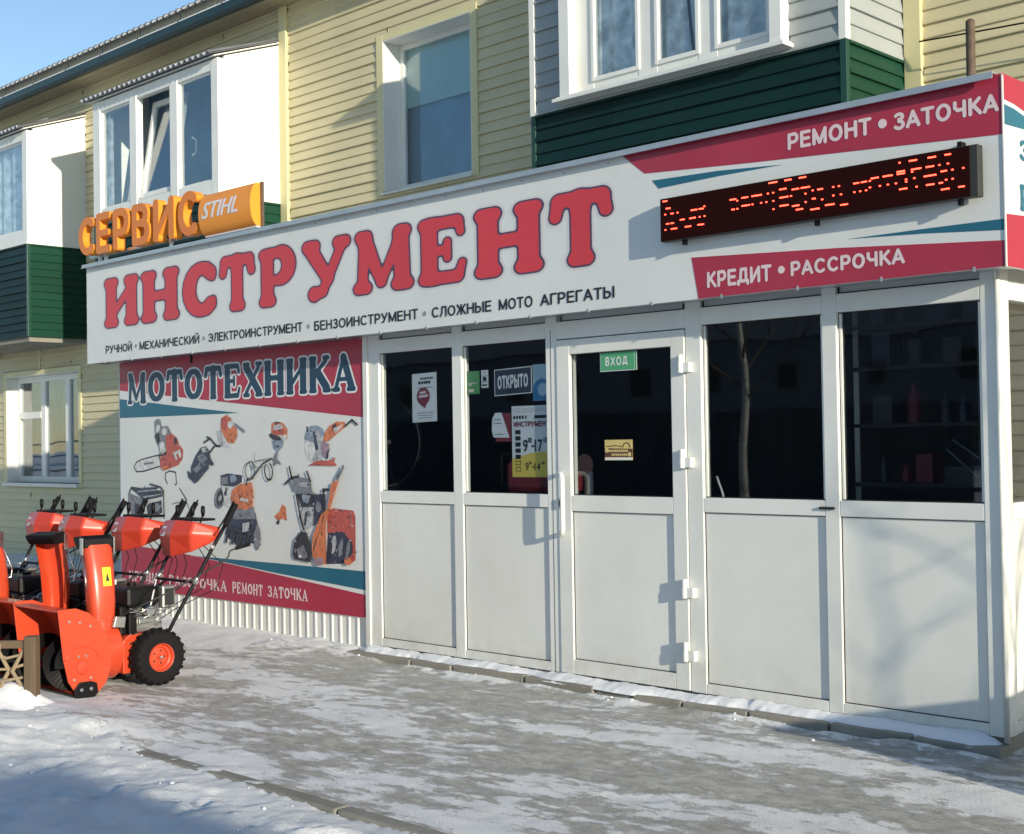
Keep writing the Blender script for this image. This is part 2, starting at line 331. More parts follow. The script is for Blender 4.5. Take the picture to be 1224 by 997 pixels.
def simplify(pts, tol=.0022):
    def dp(a, b):
        if b <= a+1: return []
        p0, p1 = pts[a], pts[b % len(pts)]; dx, dy = p1[0]-p0[0], p1[1]-p0[1]; L = math.hypot(dx, dy)+1e-9
        best, bi = -1, a
        for i in range(a+1, b):
            d = abs((pts[i][0]-p0[0])*dy-(pts[i][1]-p0[1])*dx)/L if L > 1e-6 else math.hypot(pts[i][0]-p0[0], pts[i][1]-p0[1])
            if d > best: best, bi = d, i
        return dp(a, bi)+[bi]+dp(bi, b) if best > tol else []
    n = len(pts); h = n//2
    idx = [0]+dp(0, h)+[h]+dp(h, n)
    return [pts[i] for i in idx]
_gc = {}
def glyph_loops(ch, off=0.0, s=.128, f=.094, h=.078, k=.045, step=.0125):
    key = (ch, off, s, f, h, k)
    if key in _gc: return _gc[key]
    xs = np.arange(-.16, GW[ch]+.16, step); ys = np.arange(-.16, 1.16, step); X, Y = np.meshgrid(xs, ys); F = None
    for q in glyph(ch, s, f, h):
        d = seg_d(X, Y, *q)
        if F is None: F = d
        else:
            hh = np.maximum(k-np.abs(F-d), 0)/k; F = np.minimum(F, d)-hh*hh*k*.25
    r = contour(F-off, xs, ys); _gc[key] = r
    return r
def loops_mesh(mb, loops, fn, w0, w1=None, mi=0):
    def inside(q, L):
        c = False
        for (xa, ya), (xb, yb) in zip(L, L[1:]+L[:1]):
            if (ya > q[1]) != (yb > q[1]) and q[0] < (xb-xa)*(q[1]-ya)/(yb-ya)+xa: c = not c
        return c
    own = [[j for j, K in enumerate(loops) if j != i and inside(L[0], K)] for i, L in enumerate(loops)]
    for i, L in enumerate(loops):                  # an outline with its own holes at a time
        if not own[i]: _loops_mesh(mb, [L]+[K for j, K in enumerate(loops) if own[j] == [i]], fn, w0, w1, mi)
    return mb
def _loops_mesh(mb, loops, fn, w0, w1=None, mi=0):
    tl = [[Vector((a, b, 0)) for a, b in L] for L in loops]; flat = [q for L in loops for q in L]
    tris = tessellate_polygon(tl); n = len(flat)
    if w1 is None:
        mb.add([fn(a, b, w0) for a, b in flat], tris, mi)
    else:
        mb.add([fn(a, b, w0) for a, b in flat]+[fn(a, b, w1) for a, b in flat], list(tris)+[tuple(n+i for i in t) for t in tris], mi)
        st = 0
        for L in loops:
            m = len(L); mb.f += [[len(mb.v)-2*n+st+i, len(mb.v)-2*n+st+(i+1) % m, len(mb.v)-n+st+(i+1) % m, len(mb.v)-n+st+i] for i in range(m)]; mb.m += [mi]*m; st += m
    return mb
def scaled(loops, x0, x1, z0, z1, wid, sl=0):
    sx = (x1-x0)/wid; sz = z1-z0
    return [[(x0+a*sx, z0+b*sz+sl*a*sx) for a, b in L] for L in loops]
_fc = {}
def font_tris(body, bold):
    k = (body, bold)
    if k in _fc: return _fc[k]
    c = bpy.data.curves.new('t', 'FONT'); c.body = body; c.size = 1; c.resolution_u = 3
    o = bpy.data.objects.new('t', c); COL.objects.link(o); bpy.context.view_layer.update()
    me = bpy.data.meshes.new_from_object(o.evaluated_get(bpy.context.evaluated_depsgraph_get()))
    v = [(q.co.x, q.co.y) for q in me.vertices]; f = [tuple(q.vertices) for q in me.polygons]
    COL.objects.unlink(o); bpy.data.objects.remove(o); bpy.data.curves.remove(c); bpy.data.meshes.remove(me)
    x0 = min(a for a, b in v); x1 = max(a for a, b in v); y0 = min(b for a, b in v); y1 = max(b for a, b in v)
    _fc[k] = ([((a-x0)/(x1-x0), (b-y0)/(y1-y0)) for a, b in v], f)
    return _fc[k]
def text(mb, body, x0, x1, z0, z1, fn, w, bold=.012, mi=0, sl=0):
    v, f = font_tris(body, 0); t = bold*(z1-z0)*1.1      # heavier strokes: the same outline laid down a few times, slightly shifted
    for k, (dx, dz) in enumerate(((-1, -1), (1, -1), (1, 1), (-1, 1), (0, 0))):
        mb.add([fn(x0+t+a*(x1-x0-2*t)+dx*t, z0+t+b*(z1-z0-2*t)+dz*t+sl*a*(x1-x0), w+.0001*k) for a, b in v], f, mi)
    return mb
def stroke(mb, pts, lw, fn, w, mi=0):              # a printed line
    for (a, b), (c, d) in zip(pts, pts[1:]):
        L = math.hypot(c-a, d-b)+1e-9; nx, ny = -(d-b)/L*lw/2, (c-a)/L*lw/2; ex, ey = (c-a)/L*lw*.4, (d-b)/L*lw*.4
        mb.add([fn(a+nx-ex, b+ny-ey, w), fn(a-nx-ex, b-ny-ey, w), fn(c-nx+ex, d-ny+ey, w), fn(c+nx+ex, d+ny+ey, w)], [(0, 1, 2, 3)], mi)

SW = {}
def sans_glyph(ch, r):
    """strokes and width of a plain upright capital one unit high"""
    t, b_ = 1-r, r; m = .52
    G = {'А': ([(.06, b_, .36, t), (.36, t, .66, b_), (.17, .33, .55, .33)], .72), 'Б': ([(r, b_, r, t), (r, t, .50, t)], .62), 'В': ([(r, b_, r, t), (r, t, .34, t), (r, m, .38, m), (r, b_, .38, b_)], .66),
         'Г': ([(r, b_, r, t), (r, t, .5, t)], .54), 'Д': ([(.20, .24, .26, t), (.26, t, .60, t), (.60, t, .60, .2), (.06, .2, .72, .2), (.06, .2, .06, .03), (.72, .2, .72, .03)], .78), 'Е': ([(r, b_, r, t), (r, t, .54, t), (r, m, .50, m), (r, b_, .55, b_)], .62),
         'Ж': ([(.46, b_, .46, t), (.08, t, .36, m), (.36, m, .06, b_), (.84, t, .56, m), (.56, m, .86, b_), (.30, m, .62, m)], .92), 'З': ([], .60), 'И': ([(r, b_, r, t), (.62, b_, .62, t), (r, .1, .62, .9)], .62+r), 'К': ([(r, b_, r, t), (r, .42, .55, t), (.26, .56, .60, b_)], .66),
         'Л': ([(.06, b_, .20, .4), (.20, .4, .22, t), (.22, t, .60, t), (.60, t, .60, b_)], .60+r), 'М': ([(r, b_, r, t), (r, t, .42, .12), (.42, .12, .84-r, t), (.84-r, t, .84-r, b_)], .84), 'Н': ([(r, b_, r, t), (.62, b_, .62, t), (r, m, .62, m)], .62+r),
         'О': ([], .80), 'Р': ([(r, b_, r, t), (r, t, .36, t), (r, .44, .36, .44)], .64), 'С': ([], .74), 'Т': ([(.32, b_, .32, t), (.05, t, .59, t)], .64), 'У': ([(.07, t, .34, .38), (.60, t, .34, .30), (.34, .30, .22, .10), (.22, .10, .10, .08)], .67),
         'Х': ([(.07, t, .61, b_), (.61, t, .07, b_)], .68), 'Ч': ([(r, t, r, .62), (r, .62, .24, .46), (.24, .46, .58, .48), (.58, b_, .58, t)], .58+r), 'Ы': ([(r, b_, r, t), (r, .56, .34, .56), (r, b_, .34, b_), (.78, b_, .78, t)], .78+r), 'Э': ([(.26, m, .66, m)], .74)}
    st, w = G['И' if ch == 'Й' else ch]; o = [(*q, r, r) for q in st]
    if ch == 'Б': o += [(r, .58, .34, .58, r, r), (r, r, .34, r, r, r)]+arc(.34, .33, .2, .25, 90, -90, r, r, 8)
    if ch == 'В': o += arc(.34, .75, .16, .23-r*.2, 90, -90, r, r, 8)+arc(.38, .30, .19, .22, 90, -90, r, r, 8)
    if ch == 'З': o += arc(.30, .745, .20, .255-r, 150, -90, r, r, 8)+arc(.30, .29, .23, .29-r*.9, 90, -150, r, r, 8)
    if ch == 'О': o += arc(.40, .5, .40-r, .5-r, 0, 360, r, r, 22)
    if ch == 'С': o += arc(.40, .5, .40-r, .5-r, 48, 312, r, r, 18)
    if ch == 'Э': o += arc(.34, .5, .40-r, .5-r, 140, -140, r, r, 18)
    if ch == 'Р': o += arc(.36, .68, .20, .24, 90, -90, r, r, 8)
    if ch == 'Ы': o += arc(.34, .32, .18, .24, 90, -90, r, r, 8)
    if ch == 'Й': o += arc(.35, 1.22, .16, .12, 200, 340, r*.8, r*.8, 6)
    return o, w
def sans_text(mb, body, x0, x1, z0, z1, fn, w, r=.085, gap=.10, mi=0):
    ws = [.36 if c == ' ' else sans_glyph(c, r)[1] for c in body]; k = (x1-x0)/(sum(ws)+gap*(len(body)-1)); x = x0
    for c, wd in zip(body, ws):
        if c != ' ':
            key = ('s', c, r)
            if key not in _gc:
                xs = np.arange(-.08, wd+.1, .02); ys = np.arange(-.14, 1.36 if c == 'Й' else 1.08, .02); X, Y = np.meshgrid(xs, ys); Fd = None
                for q in sans_glyph(c, r)[0]: d_ = seg_d(X, Y, *q); Fd = d_ if Fd is None else np.minimum(Fd, d_)
                _gc[key] = contour(Fd, xs, ys)
            loops_mesh(mb, [[(x+a*k, z0+b_*(z1-z0)) for a, b_ in L] for L in _gc[key]], fn, w, None, mi)
        x += (wd+gap)*k
    return mb

# ------------------------------------------------------------------ siding
_sc = {}
def siding_mesh(L, za, zb, pitch, m, depth=.021):
    """one vinyl panel (two laps); za..zb the slice of its height that shows"""
    k = (round(L, 3), round(za, 3), round(zb, 3), pitch, m.name)
    if k in _sc: return _sc[k]
    h = pitch/2; prof = [(0, .002), (0, depth+.003), (.012, depth+.004), (h-.001, .005), (h, depth-.002), (h+.010, depth-.001), (pitch-.001, .003)]
    pts = []
    for (a0, o0), (a1, o1) in zip(prof, prof[1:]):
        lo, hi = max(a0, za), min(a1, zb)
        if hi < lo or (hi == lo and a0 != a1): continue
        g = lambda t: o0+(o1-o0)*((t-a0)/(a1-a0)) if a1 > a0 else o1
        for q in ([(lo, g(lo)), (hi, g(hi))] if a1 > a0 else [(a0, o0), (a1, o1)]):
            if not pts or abs(pts[-1][0]-q[0])+abs(pts[-1][1]-q[1]) > 1e-6: pts.append(q)
    v = []; f = []
    for z, o in pts: v += [(0, -o, z-za), (L, -o, z-za)]
    n = len(pts)
    f = [(2*i, 2*i+1, 2*i+3, 2*i+2) for i in range(n-1)]
    f += [tuple(2*i for i in range(n))[::-1], tuple(2*i+1 for i in range(n))]
    me = bpy.data.meshes.new('siding_panel'); me.from_pydata(v, [], f); me.materials.append(m); _sc[k] = me
    return me
def siding(parent, u0, u1, z0, z1, place, pitch, m, holes=(), zbase=0, name='siding_panel'):
    """rows of panels on a face; place(u,z)->(loc, rotz); holes (u0,u1,z0,z1)"""
    i = math.floor((z0-zbase)/pitch)
    while zbase+i*pitch < z1-1e-4:
        ra, rb = zbase+i*pitch, zbase+(i+1)*pitch; i += 1
        cuts = sorted({max(ra, z0), min(rb, z1)} | {c for h in holes for c in h[2:4] if max(ra, z0) < c < min(rb, z1)})
        for a, b in zip(cuts, cuts[1:]):
            if b-a < .012: continue
            iv = [(u0, u1)]
            for h in holes:
                if h[2] < b-1e-5 and h[3] > a+1e-5:
                    nv = []
                    for s, e in iv:
                        if h[0] > s: nv.append((s, min(e, h[0])))
                        if h[1] < e: nv.append((max(s, h[1]), e))
                    iv = [q for q in nv if q[1]-q[0] > .01]
            for s, e in iv:
                js = []
                if e-s > 1.6:                      # panels are 3.4 m long; the butt joints wander from row to row
                    q = u0+((i*1.27) % 3.4)
                    while q < e-.3:
                        if q > s+.3: js.append(q)
                        q += 3.4
                for s2, e2 in zip([s]+[q+.0015 for q in js], [q-.0015 for q in js]+[e]):
                    loc, rz = place(s2, a)
                    put_mesh(name, siding_mesh(e2-s2, a-ra, b-ra, pitch, m), parent, loc, rz)
def front_place(y): return lambda u, z: ((u, y, z), 0)
def side_place(x): return lambda u, z: ((x, u, z), math.pi/2)
ART={
 'printed_chainsaw':[
  ('pale',0,[(-7.893,1.378),(-7.848,1.424),(-7.761,1.446),(-7.471,1.485),(-7.449,1.388),(-7.729,1.343),(-7.85,1.338)]),
  ('dark',0.012,[(-7.893,1.378),(-7.848,1.424),(-7.761,1.446),(-7.471,1.485),(-7.449,1.388),(-7.729,1.343),(-7.85,1.338),(-7.893,1.378)]),
  ('mid',0,[(-7.727,1.415),(-7.565,1.428),(-7.565,1.41),(-7.728,1.395)]),
  ('red',0,[(-7.464,1.45),(-7.405,1.485),(-7.355,1.52),(-7.361,1.608),(-7.351,1.678),(-7.27,1.668),(-7.189,1.632),(-7.142,1.57),(-7.087,1.526),(-7.097,1.449),(-7.162,1.397),(-7.292,1.371),(-7.391,1.348),(-7.449,1.379)]),
  ('mid',0,[(-7.541,1.77),(-7.498,1.795),(-7.44,1.79),(-7.425,1.732),(-7.317,1.73),(-7.27,1.668),(-7.352,1.651),(-7.362,1.572),(-7.371,1.52),(-7.455,1.485),(-7.478,1.565),(-7.519,1.618)]),
  ('pale',0,[(-7.33,1.682),(-7.333,1.672),(-7.341,1.663),(-7.353,1.656),(-7.369,1.653),(-7.385,1.653),(-7.4,1.657),(-7.412,1.664),(-7.42,1.673),(-7.422,1.683),(-7.419,1.694),(-7.411,1.702),(-7.399,1.709),(-7.383,1.712),(-7.367,1.712),(-7.352,1.708),(-7.34,1.701),(-7.332,1.692)]),
  ('pale',0,[(-7.461,1.591),(-7.386,1.599),(-7.368,1.52),(-7.451,1.5)]),
  ('pale',0,[(-7.447,1.707),(-7.454,1.695),(-7.463,1.685),(-7.475,1.678),(-7.487,1.674),(-7.499,1.676),(-7.508,1.681),(-7.514,1.69),(-7.515,1.702),(-7.513,1.715),(-7.507,1.727),(-7.497,1.737),(-7.485,1.744),(-7.473,1.747),(-7.462,1.746),(-7.452,1.74),(-7.447,1.731),(-7.445,1.72)]),
  ('dark',0,[(-7.535,1.654),(-7.467,1.68),(-7.444,1.6),(-7.486,1.574)]),
  ('dark',0,[(-7.222,1.632),(-7.173,1.623),(-7.183,1.571),(-7.214,1.588)]),
  ('pale',0,[(-7.241,1.501),(-7.127,1.531),(-7.109,1.466),(-7.193,1.439)]),
  ('red',0,[(-7.192,1.484),(-7.168,1.501),(-7.129,1.449),(-7.161,1.432)]),
  ('dark',0,[(-7.471,1.485),(-7.355,1.502),(-7.355,1.489),(-7.463,1.467)]),
  ('orange',0,[(-7.44,1.379),(-7.308,1.397),(-7.358,1.355),(-7.404,1.353)]),
 ],
 'printed_earth_auger':[
  ('pale2',0,[(-6.583,1.673),(-6.523,1.681),(-6.466,1.58),(-6.481,1.547),(-6.555,1.564)]),
  ('pale',0,[(-6.481,1.58),(-6.335,1.57),(-6.358,1.525),(-6.481,1.547)]),
  ('orange',0,[(-6.513,1.78),(-6.439,1.804),(-6.374,1.777),(-6.346,1.719),(-6.289,1.693),(-6.283,1.627),(-6.335,1.57),(-6.422,1.579),(-6.479,1.638),(-6.523,1.697)]),
  ('red',0,[(-6.506,1.772),(-6.439,1.799),(-6.418,1.745),(-6.442,1.671),(-6.5,1.697)]),
  ('pale',0,[(-6.345,1.723),(-6.347,1.713),(-6.354,1.704),(-6.364,1.697),(-6.376,1.694),(-6.39,1.694),(-6.402,1.698),(-6.412,1.705),(-6.418,1.714),(-6.42,1.724),(-6.418,1.734),(-6.411,1.743),(-6.401,1.75),(-6.388,1.753),(-6.375,1.753),(-6.363,1.749),(-6.353,1.742),(-6.347,1.733)]),
  ('mid',0,[(-6.331,1.743),(-6.175,1.674),(-6.183,1.65),(-6.303,1.71)]),
  ('dark',0.018,[(-6.766,1.583),(-6.674,1.616),(-6.585,1.556),(-6.526,1.551)]),
  ('dark',0.016,[(-6.719,1.629),(-6.674,1.616)]),
  ('dark',0.02,[(-6.615,1.548),(-6.684,1.498)]),
  ('navy',0,[(-6.813,1.541),(-6.736,1.553),(-6.691,1.515),(-6.663,1.448),(-6.618,1.406),(-6.649,1.389),(-6.701,1.414),(-6.695,1.372),(-6.772,1.321),(-6.85,1.269),(-6.905,1.243),(-7.005,1.294),(-7.02,1.354),(-6.958,1.32),(-6.964,1.38),(-6.892,1.474)]),
  ('mid',0,[(-6.876,1.465),(-6.783,1.499),(-6.708,1.448),(-6.785,1.41),(-6.831,1.423)]),
  ('pale2',0,[(-6.806,1.533),(-6.736,1.545),(-6.707,1.507),(-6.783,1.499)]),
  ('mid',0,[(-6.941,1.363),(-6.847,1.397),(-6.786,1.38),(-6.879,1.329)]),
 ],
 'printed_grass_trimmer':[
  ('dark',0.012,[(-7.344,1.239),(-7.376,1.274),(-7.375,1.326),(-7.309,1.347),(-7.212,1.336),(-7.198,1.24),(-7.222,1.227)]),
  ('dark',0.012,[(-7.15,1.198),(-7.041,1.104)]),
  ('mid',0.012,[(-7.08,1.133),(-7.048,1.088),(-6.966,0.98)]),
  ('mid',0.01,[(-7.27,1.065),(-7.184,1.08),(-7.116,1.073)]),
 ],
 'printed_generator':[
  ('mid',0,[(-7.964,1.147),(-7.751,1.102),(-7.745,0.931),(-7.958,0.963)]),
  ('blue',0,[(-7.953,1.186),(-7.585,1.21),(-7.408,1.156),(-7.741,1.112)]),
  ('pale',0,[(-7.741,1.112),(-7.399,1.156),(-7.395,0.95),(-7.736,0.926)]),
  ('dark',0,[(-7.688,1.042),(-7.633,1.067),(-7.436,1.094),(-7.429,0.986),(-7.5,0.966),(-7.663,0.947)]),
  ('mid',0,[(-7.46,1.033),(-7.464,1.02),(-7.474,1.009),(-7.489,1.001),(-7.508,0.996),(-7.528,0.996),(-7.546,1.),(-7.561,1.007),(-7.571,1.018),(-7.574,1.03),(-7.57,1.042),(-7.56,1.053),(-7.545,1.062),(-7.526,1.066),(-7.506,1.067),(-7.488,1.063),(-7.473,1.055),(-7.463,1.045)]),
  ('navy',0,[(-7.741,1.107),(-7.417,1.149),(-7.417,1.127),(-7.736,1.084)]),
  ('dark',0,[(-7.881,1.062),(-7.77,1.045),(-7.772,0.939),(-7.874,0.946)]),
  ('dark',0.014,[(-7.977,0.963),(-7.973,1.147),(-7.934,1.199),(-7.767,1.19)]),
  ('dark',0.014,[(-7.617,1.232),(-7.442,1.207),(-7.399,1.174),(-7.391,0.945)]),
  ('dark',0.014,[(-7.934,1.199),(-7.741,1.112),(-7.736,0.926)]),
  ('dark',0.014,[(-7.86,1.177),(-7.495,1.201)]),
  ('dark',0.014,[(-7.805,1.149),(-7.443,1.174)]),
  ('dark',0.014,[(-7.741,1.136),(-7.408,1.16)]),
 ],
 'printed_cultivator':[
  ('navy',0,[(-6.531,1.314),(-6.427,1.331),(-6.225,1.316),(-6.234,1.258),(-6.342,1.224),(-6.533,1.231)]),
  ('mid',0,[(-6.524,1.297),(-6.428,1.306),(-6.429,1.248),(-6.518,1.239)]),
  ('blue',0,[(-6.398,1.315),(-6.319,1.323),(-6.313,1.266),(-6.385,1.257)]),
  ('mid',0,[(-6.466,1.124),(-6.479,1.094),(-6.5,1.069),(-6.526,1.05),(-6.554,1.041),(-6.581,1.043),(-6.604,1.054),(-6.62,1.075),(-6.626,1.103),(-6.623,1.134),(-6.61,1.164),(-6.589,1.189),(-6.562,1.208),(-6.534,1.217),(-6.507,1.215),(-6.484,1.203),(-6.469,1.182),(-6.463,1.154)]),
  ('dark',0,[(-6.486,1.126),(-6.496,1.103),(-6.51,1.084),(-6.527,1.07),(-6.546,1.063),(-6.564,1.064),(-6.579,1.073),(-6.589,1.089),(-6.592,1.109),(-6.589,1.132),(-6.58,1.155),(-6.566,1.174),(-6.548,1.188),(-6.529,1.195),(-6.511,1.193),(-6.497,1.184),(-6.487,1.169),(-6.483,1.149)]),
  ('pale2',0,[(-6.516,1.128),(-6.52,1.119),(-6.526,1.111),(-6.533,1.105),(-6.541,1.103),(-6.549,1.103),(-6.555,1.107),(-6.559,1.113),(-6.561,1.121),(-6.56,1.13),(-6.556,1.139),(-6.55,1.147),(-6.542,1.153),(-6.534,1.155),(-6.527,1.155),(-6.521,1.151),(-6.516,1.145),(-6.515,1.137)]),
  ('pale',0,[(-6.508,1.214),(-6.398,1.224),(-6.321,1.19),(-6.402,1.057),(-6.471,1.082)]),
  ('navy',0,[(-6.445,1.223),(-6.422,1.206),(-6.454,1.144),(-6.485,1.161)]),
  ('navy',0,[(-6.401,1.014),(-6.045,1.023),(-6.006,0.905),(-5.977,0.765),(-6.091,0.783),(-6.3,0.751),(-6.469,0.841)]),
  ('mid',0,[(-5.975,0.831),(-5.979,0.797),(-5.987,0.766),(-6.,0.744),(-6.015,0.731),(-6.03,0.731),(-6.045,0.742),(-6.056,0.764),(-6.063,0.793),(-6.065,0.827),(-6.062,0.861),(-6.053,0.892),(-6.041,0.914),(-6.026,0.927),(-6.01,0.927),(-5.996,0.916),(-5.984,0.894),(-5.977,0.865)]),
  ('mid',0,[(-6.357,1.075),(-6.064,1.07),(-6.037,0.975),(-6.338,0.962)]),
  ('orange',0,[(-6.386,1.123),(-6.354,1.197),(-6.268,1.241),(-6.089,1.265),(-6.061,1.189),(-6.076,1.069),(-6.168,1.043),(-6.294,1.053)]),
  ('pale',0,[(-6.241,1.138),(-6.133,1.128),(-6.133,1.104),(-6.242,1.114)]),
  ('dark',0.03,[(-6.404,0.892),(-6.449,0.781)]),
  ('dark',0.03,[(-6.319,0.846),(-6.364,0.772)]),
  ('dark',0.03,[(-6.235,0.825),(-6.279,0.739)]),
  ('dark',0.03,[(-6.131,0.853),(-6.153,0.769)]),
  ('dark',0.03,[(-6.047,0.904),(-6.193,0.863),(-6.382,0.893)]),
  ('pale2',0,[(-6.212,0.934),(-6.108,0.95),(-6.13,0.877),(-6.214,0.862)]),
  ('dark',0.014,[(-6.153,1.243),(-6.138,1.284),(-6.067,1.292),(-6.011,1.341),(-5.913,1.414),(-5.803,1.449)]),
  ('mid',0.012,[(-6.038,1.354),(-6.046,1.331),(-6.061,1.311),(-6.08,1.296),(-6.102,1.289),(-6.124,1.29),(-6.143,1.299),(-6.157,1.315),(-6.164,1.336),(-6.164,1.36),(-6.156,1.383),(-6.142,1.403),(-6.122,1.418),(-6.1,1.425),(-6.078,1.424),(-6.059,1.415),(-6.045,1.399),(-6.038,1.378),(-6.038,1.354)]),
  ('dark',0.014,[(-5.831,1.41),(-5.817,1.398),(-5.806,1.382),(-5.799,1.363),(-5.797,1.343),(-5.799,1.324),(-5.805,1.307),(-5.815,1.293),(-5.828,1.285),(-5.843,1.282),(-5.859,1.286),(-5.873,1.295),(-5.886,1.308),(-5.895,1.326),(-5.9,1.346),(-5.901,1.366),(-5.897,1.384),(-5.888,1.4)]),
  ('mid',0,[(-6.072,1.414),(-5.996,1.381),(-6.059,1.365)]),
  ('mid',0.007,[(-6.032,1.494),(-6.034,1.43),(-5.803,1.453)]),
 ],
 'printed_brush_cutter':[
  ('orange',0,[(-5.818,1.724),(-5.743,1.734),(-5.651,1.716),(-5.612,1.672),(-5.62,1.594),(-5.666,1.626),(-5.759,1.627),(-5.826,1.636)]),
  ('pale2',0,[(-5.784,1.703),(-5.704,1.717),(-5.665,1.689),(-5.732,1.659),(-5.799,1.668)]),
  ('red',0,[(-5.799,1.668),(-5.665,1.673),(-5.652,1.642),(-5.773,1.628)]),
  ('dark',0,[(-5.784,1.731),(-5.697,1.729),(-5.697,1.72),(-5.784,1.722)]),
  ('dark',0,[(-5.853,1.637),(-5.826,1.644),(-5.706,1.615),(-5.68,1.579),(-5.8,1.595),(-5.84,1.617)]),
  ('pale',0,[(-5.686,1.622),(-5.626,1.633),(-5.623,1.598),(-5.667,1.587)]),
  ('blue',0,[(-5.814,1.588),(-5.66,1.587),(-5.674,1.539),(-5.735,1.5),(-5.788,1.525)]),
  ('navy',0,[(-5.721,1.541),(-5.722,1.538),(-5.725,1.534),(-5.729,1.532),(-5.734,1.531),(-5.74,1.531),(-5.745,1.532),(-5.749,1.535),(-5.752,1.538),(-5.753,1.542),(-5.752,1.546),(-5.749,1.549),(-5.745,1.551),(-5.739,1.553),(-5.734,1.553),(-5.729,1.551),(-5.724,1.549),(-5.722,1.545)]),
  ('mid',0,[(-5.762,1.501),(-5.732,1.5),(-5.743,1.445),(-5.684,1.398),(-5.737,1.413),(-5.791,1.388),(-5.797,1.445)]),
 ],
 'printed_cut_off_saw':[
  ('pale',0,[(-5.394,1.591),(-5.293,1.582),(-5.257,1.505),(-5.334,1.421),(-5.372,1.444),(-5.402,1.522)]),
  ('pale2',0,[(-5.293,1.567),(-5.193,1.573),(-5.159,1.459),(-5.284,1.421),(-5.334,1.421),(-5.257,1.505)]),
  ('blue',0,[(-5.394,1.591),(-5.38,1.653),(-5.328,1.69),(-5.253,1.696),(-5.179,1.672),(-5.155,1.634),(-5.205,1.596),(-5.293,1.567)]),
  ('dark',0,[(-5.369,1.695),(-5.354,1.683),(-5.348,1.644),(-5.367,1.649)]),
  ('pale2',0,[(-5.272,1.666),(-5.229,1.658),(-5.187,1.573),(-5.194,1.527),(-5.231,1.528)]),
  ('navy',0,[(-5.291,1.651),(-5.269,1.651),(-5.225,1.519),(-5.257,1.504)]),
  ('orange',0,[(-5.155,1.626),(-5.092,1.686),(-5.006,1.718),(-4.911,1.712),(-4.897,1.682),(-5.107,1.572),(-5.168,1.573)]),
  ('pale',0,[(-5.044,1.666),(-4.923,1.696),(-4.984,1.65),(-5.018,1.63)]),
  ('dark',0,[(-5.055,1.692),(-4.995,1.702),(-5.019,1.677),(-5.053,1.67)]),
  ('mauve',0,[(-5.193,1.573),(-5.095,1.557),(-5.094,1.504),(-5.122,1.451),(-5.159,1.459),(-5.194,1.527)]),
  ('navy',0,[(-5.114,1.512),(-5.094,1.511),(-5.11,1.443),(-5.14,1.447)]),
  ('red',0,[(-5.347,1.396),(-5.246,1.432),(-5.11,1.432),(-5.024,1.455),(-5.037,1.421),(-5.002,1.393)]),
  ('dark',0.016,[(-4.899,1.682),(-4.822,1.725),(-4.764,1.69)]),
 ],
 'printed_orange_hood':[
  ('orange',0,[(-5.803,1.),(-5.733,1.038),(-5.693,1.097),(-5.648,1.076),(-5.635,0.973),(-5.688,0.985),(-5.749,0.969)]),
  ('dark',0,[(-5.773,0.964),(-5.726,0.979),(-5.735,0.943),(-5.766,0.937)]),
 ],
 'printed_snow_thrower':[
  ('red',0,[(-5.131,1.062),(-5.061,1.081),(-4.829,1.069),(-4.805,1.027),(-4.81,0.713),(-4.878,0.676),(-5.068,0.744),(-5.135,0.905)]),
  ('navy',0,[(-5.121,0.897),(-4.954,0.912),(-4.847,0.839),(-4.835,0.763),(-4.932,0.682),(-5.154,0.666)]),
  ('pale2',0,[(-5.03,0.812),(-5.037,0.788),(-5.048,0.768),(-5.059,0.753),(-5.071,0.745),(-5.082,0.745),(-5.09,0.754),(-5.094,0.77),(-5.094,0.791),(-5.09,0.814),(-5.083,0.838),(-5.072,0.859),(-5.06,0.874),(-5.048,0.881),(-5.038,0.881),(-5.03,0.872),(-5.026,0.856),(-5.026,0.835)]),
  ('mid',0,[(-4.95,0.79),(-4.957,0.768),(-4.967,0.749),(-4.978,0.734),(-4.988,0.727),(-4.998,0.728),(-5.005,0.736),(-5.008,0.75),(-5.008,0.77),(-5.005,0.792),(-4.998,0.814),(-4.988,0.833),(-4.977,0.847),(-4.967,0.854),(-4.957,0.854),(-4.95,0.846),(-4.947,0.831),(-4.947,0.812)]),
  ('mid',0,[(-4.867,0.785),(-4.874,0.765),(-4.882,0.747),(-4.891,0.734),(-4.899,0.727),(-4.907,0.727),(-4.912,0.735),(-4.915,0.748),(-4.914,0.767),(-4.91,0.787),(-4.904,0.808),(-4.896,0.825),(-4.887,0.838),(-4.878,0.845),(-4.871,0.845),(-4.866,0.837),(-4.863,0.824),(-4.864,0.806)]),
  ('dark',0,[(-5.076,0.776),(-5.082,0.758),(-5.089,0.743),(-5.097,0.732),(-5.105,0.726),(-5.112,0.726),(-5.116,0.732),(-5.119,0.744),(-5.118,0.76),(-5.115,0.778),(-5.109,0.795),(-5.102,0.811),(-5.094,0.822),(-5.086,0.828),(-5.08,0.828),(-5.075,0.821),(-5.073,0.81),(-5.073,0.794)]),
  ('navy',0,[(-5.285,1.181),(-5.143,1.183),(-5.16,1.043),(-5.29,0.944)]),
  ('mid',0,[(-5.194,1.086),(-5.197,1.073),(-5.203,1.061),(-5.213,1.052),(-5.225,1.047),(-5.237,1.046),(-5.248,1.051),(-5.258,1.059),(-5.264,1.071),(-5.266,1.085),(-5.263,1.098),(-5.257,1.11),(-5.247,1.119),(-5.235,1.124),(-5.223,1.124),(-5.211,1.12),(-5.202,1.111),(-5.196,1.1)]),
  ('pale2',0,[(-5.403,1.099),(-5.287,1.084),(-5.312,0.934),(-5.407,0.913),(-5.463,1.009)]),
  ('dark',0,[(-5.497,1.177),(-5.285,1.185),(-5.294,1.084),(-5.432,1.081)]),
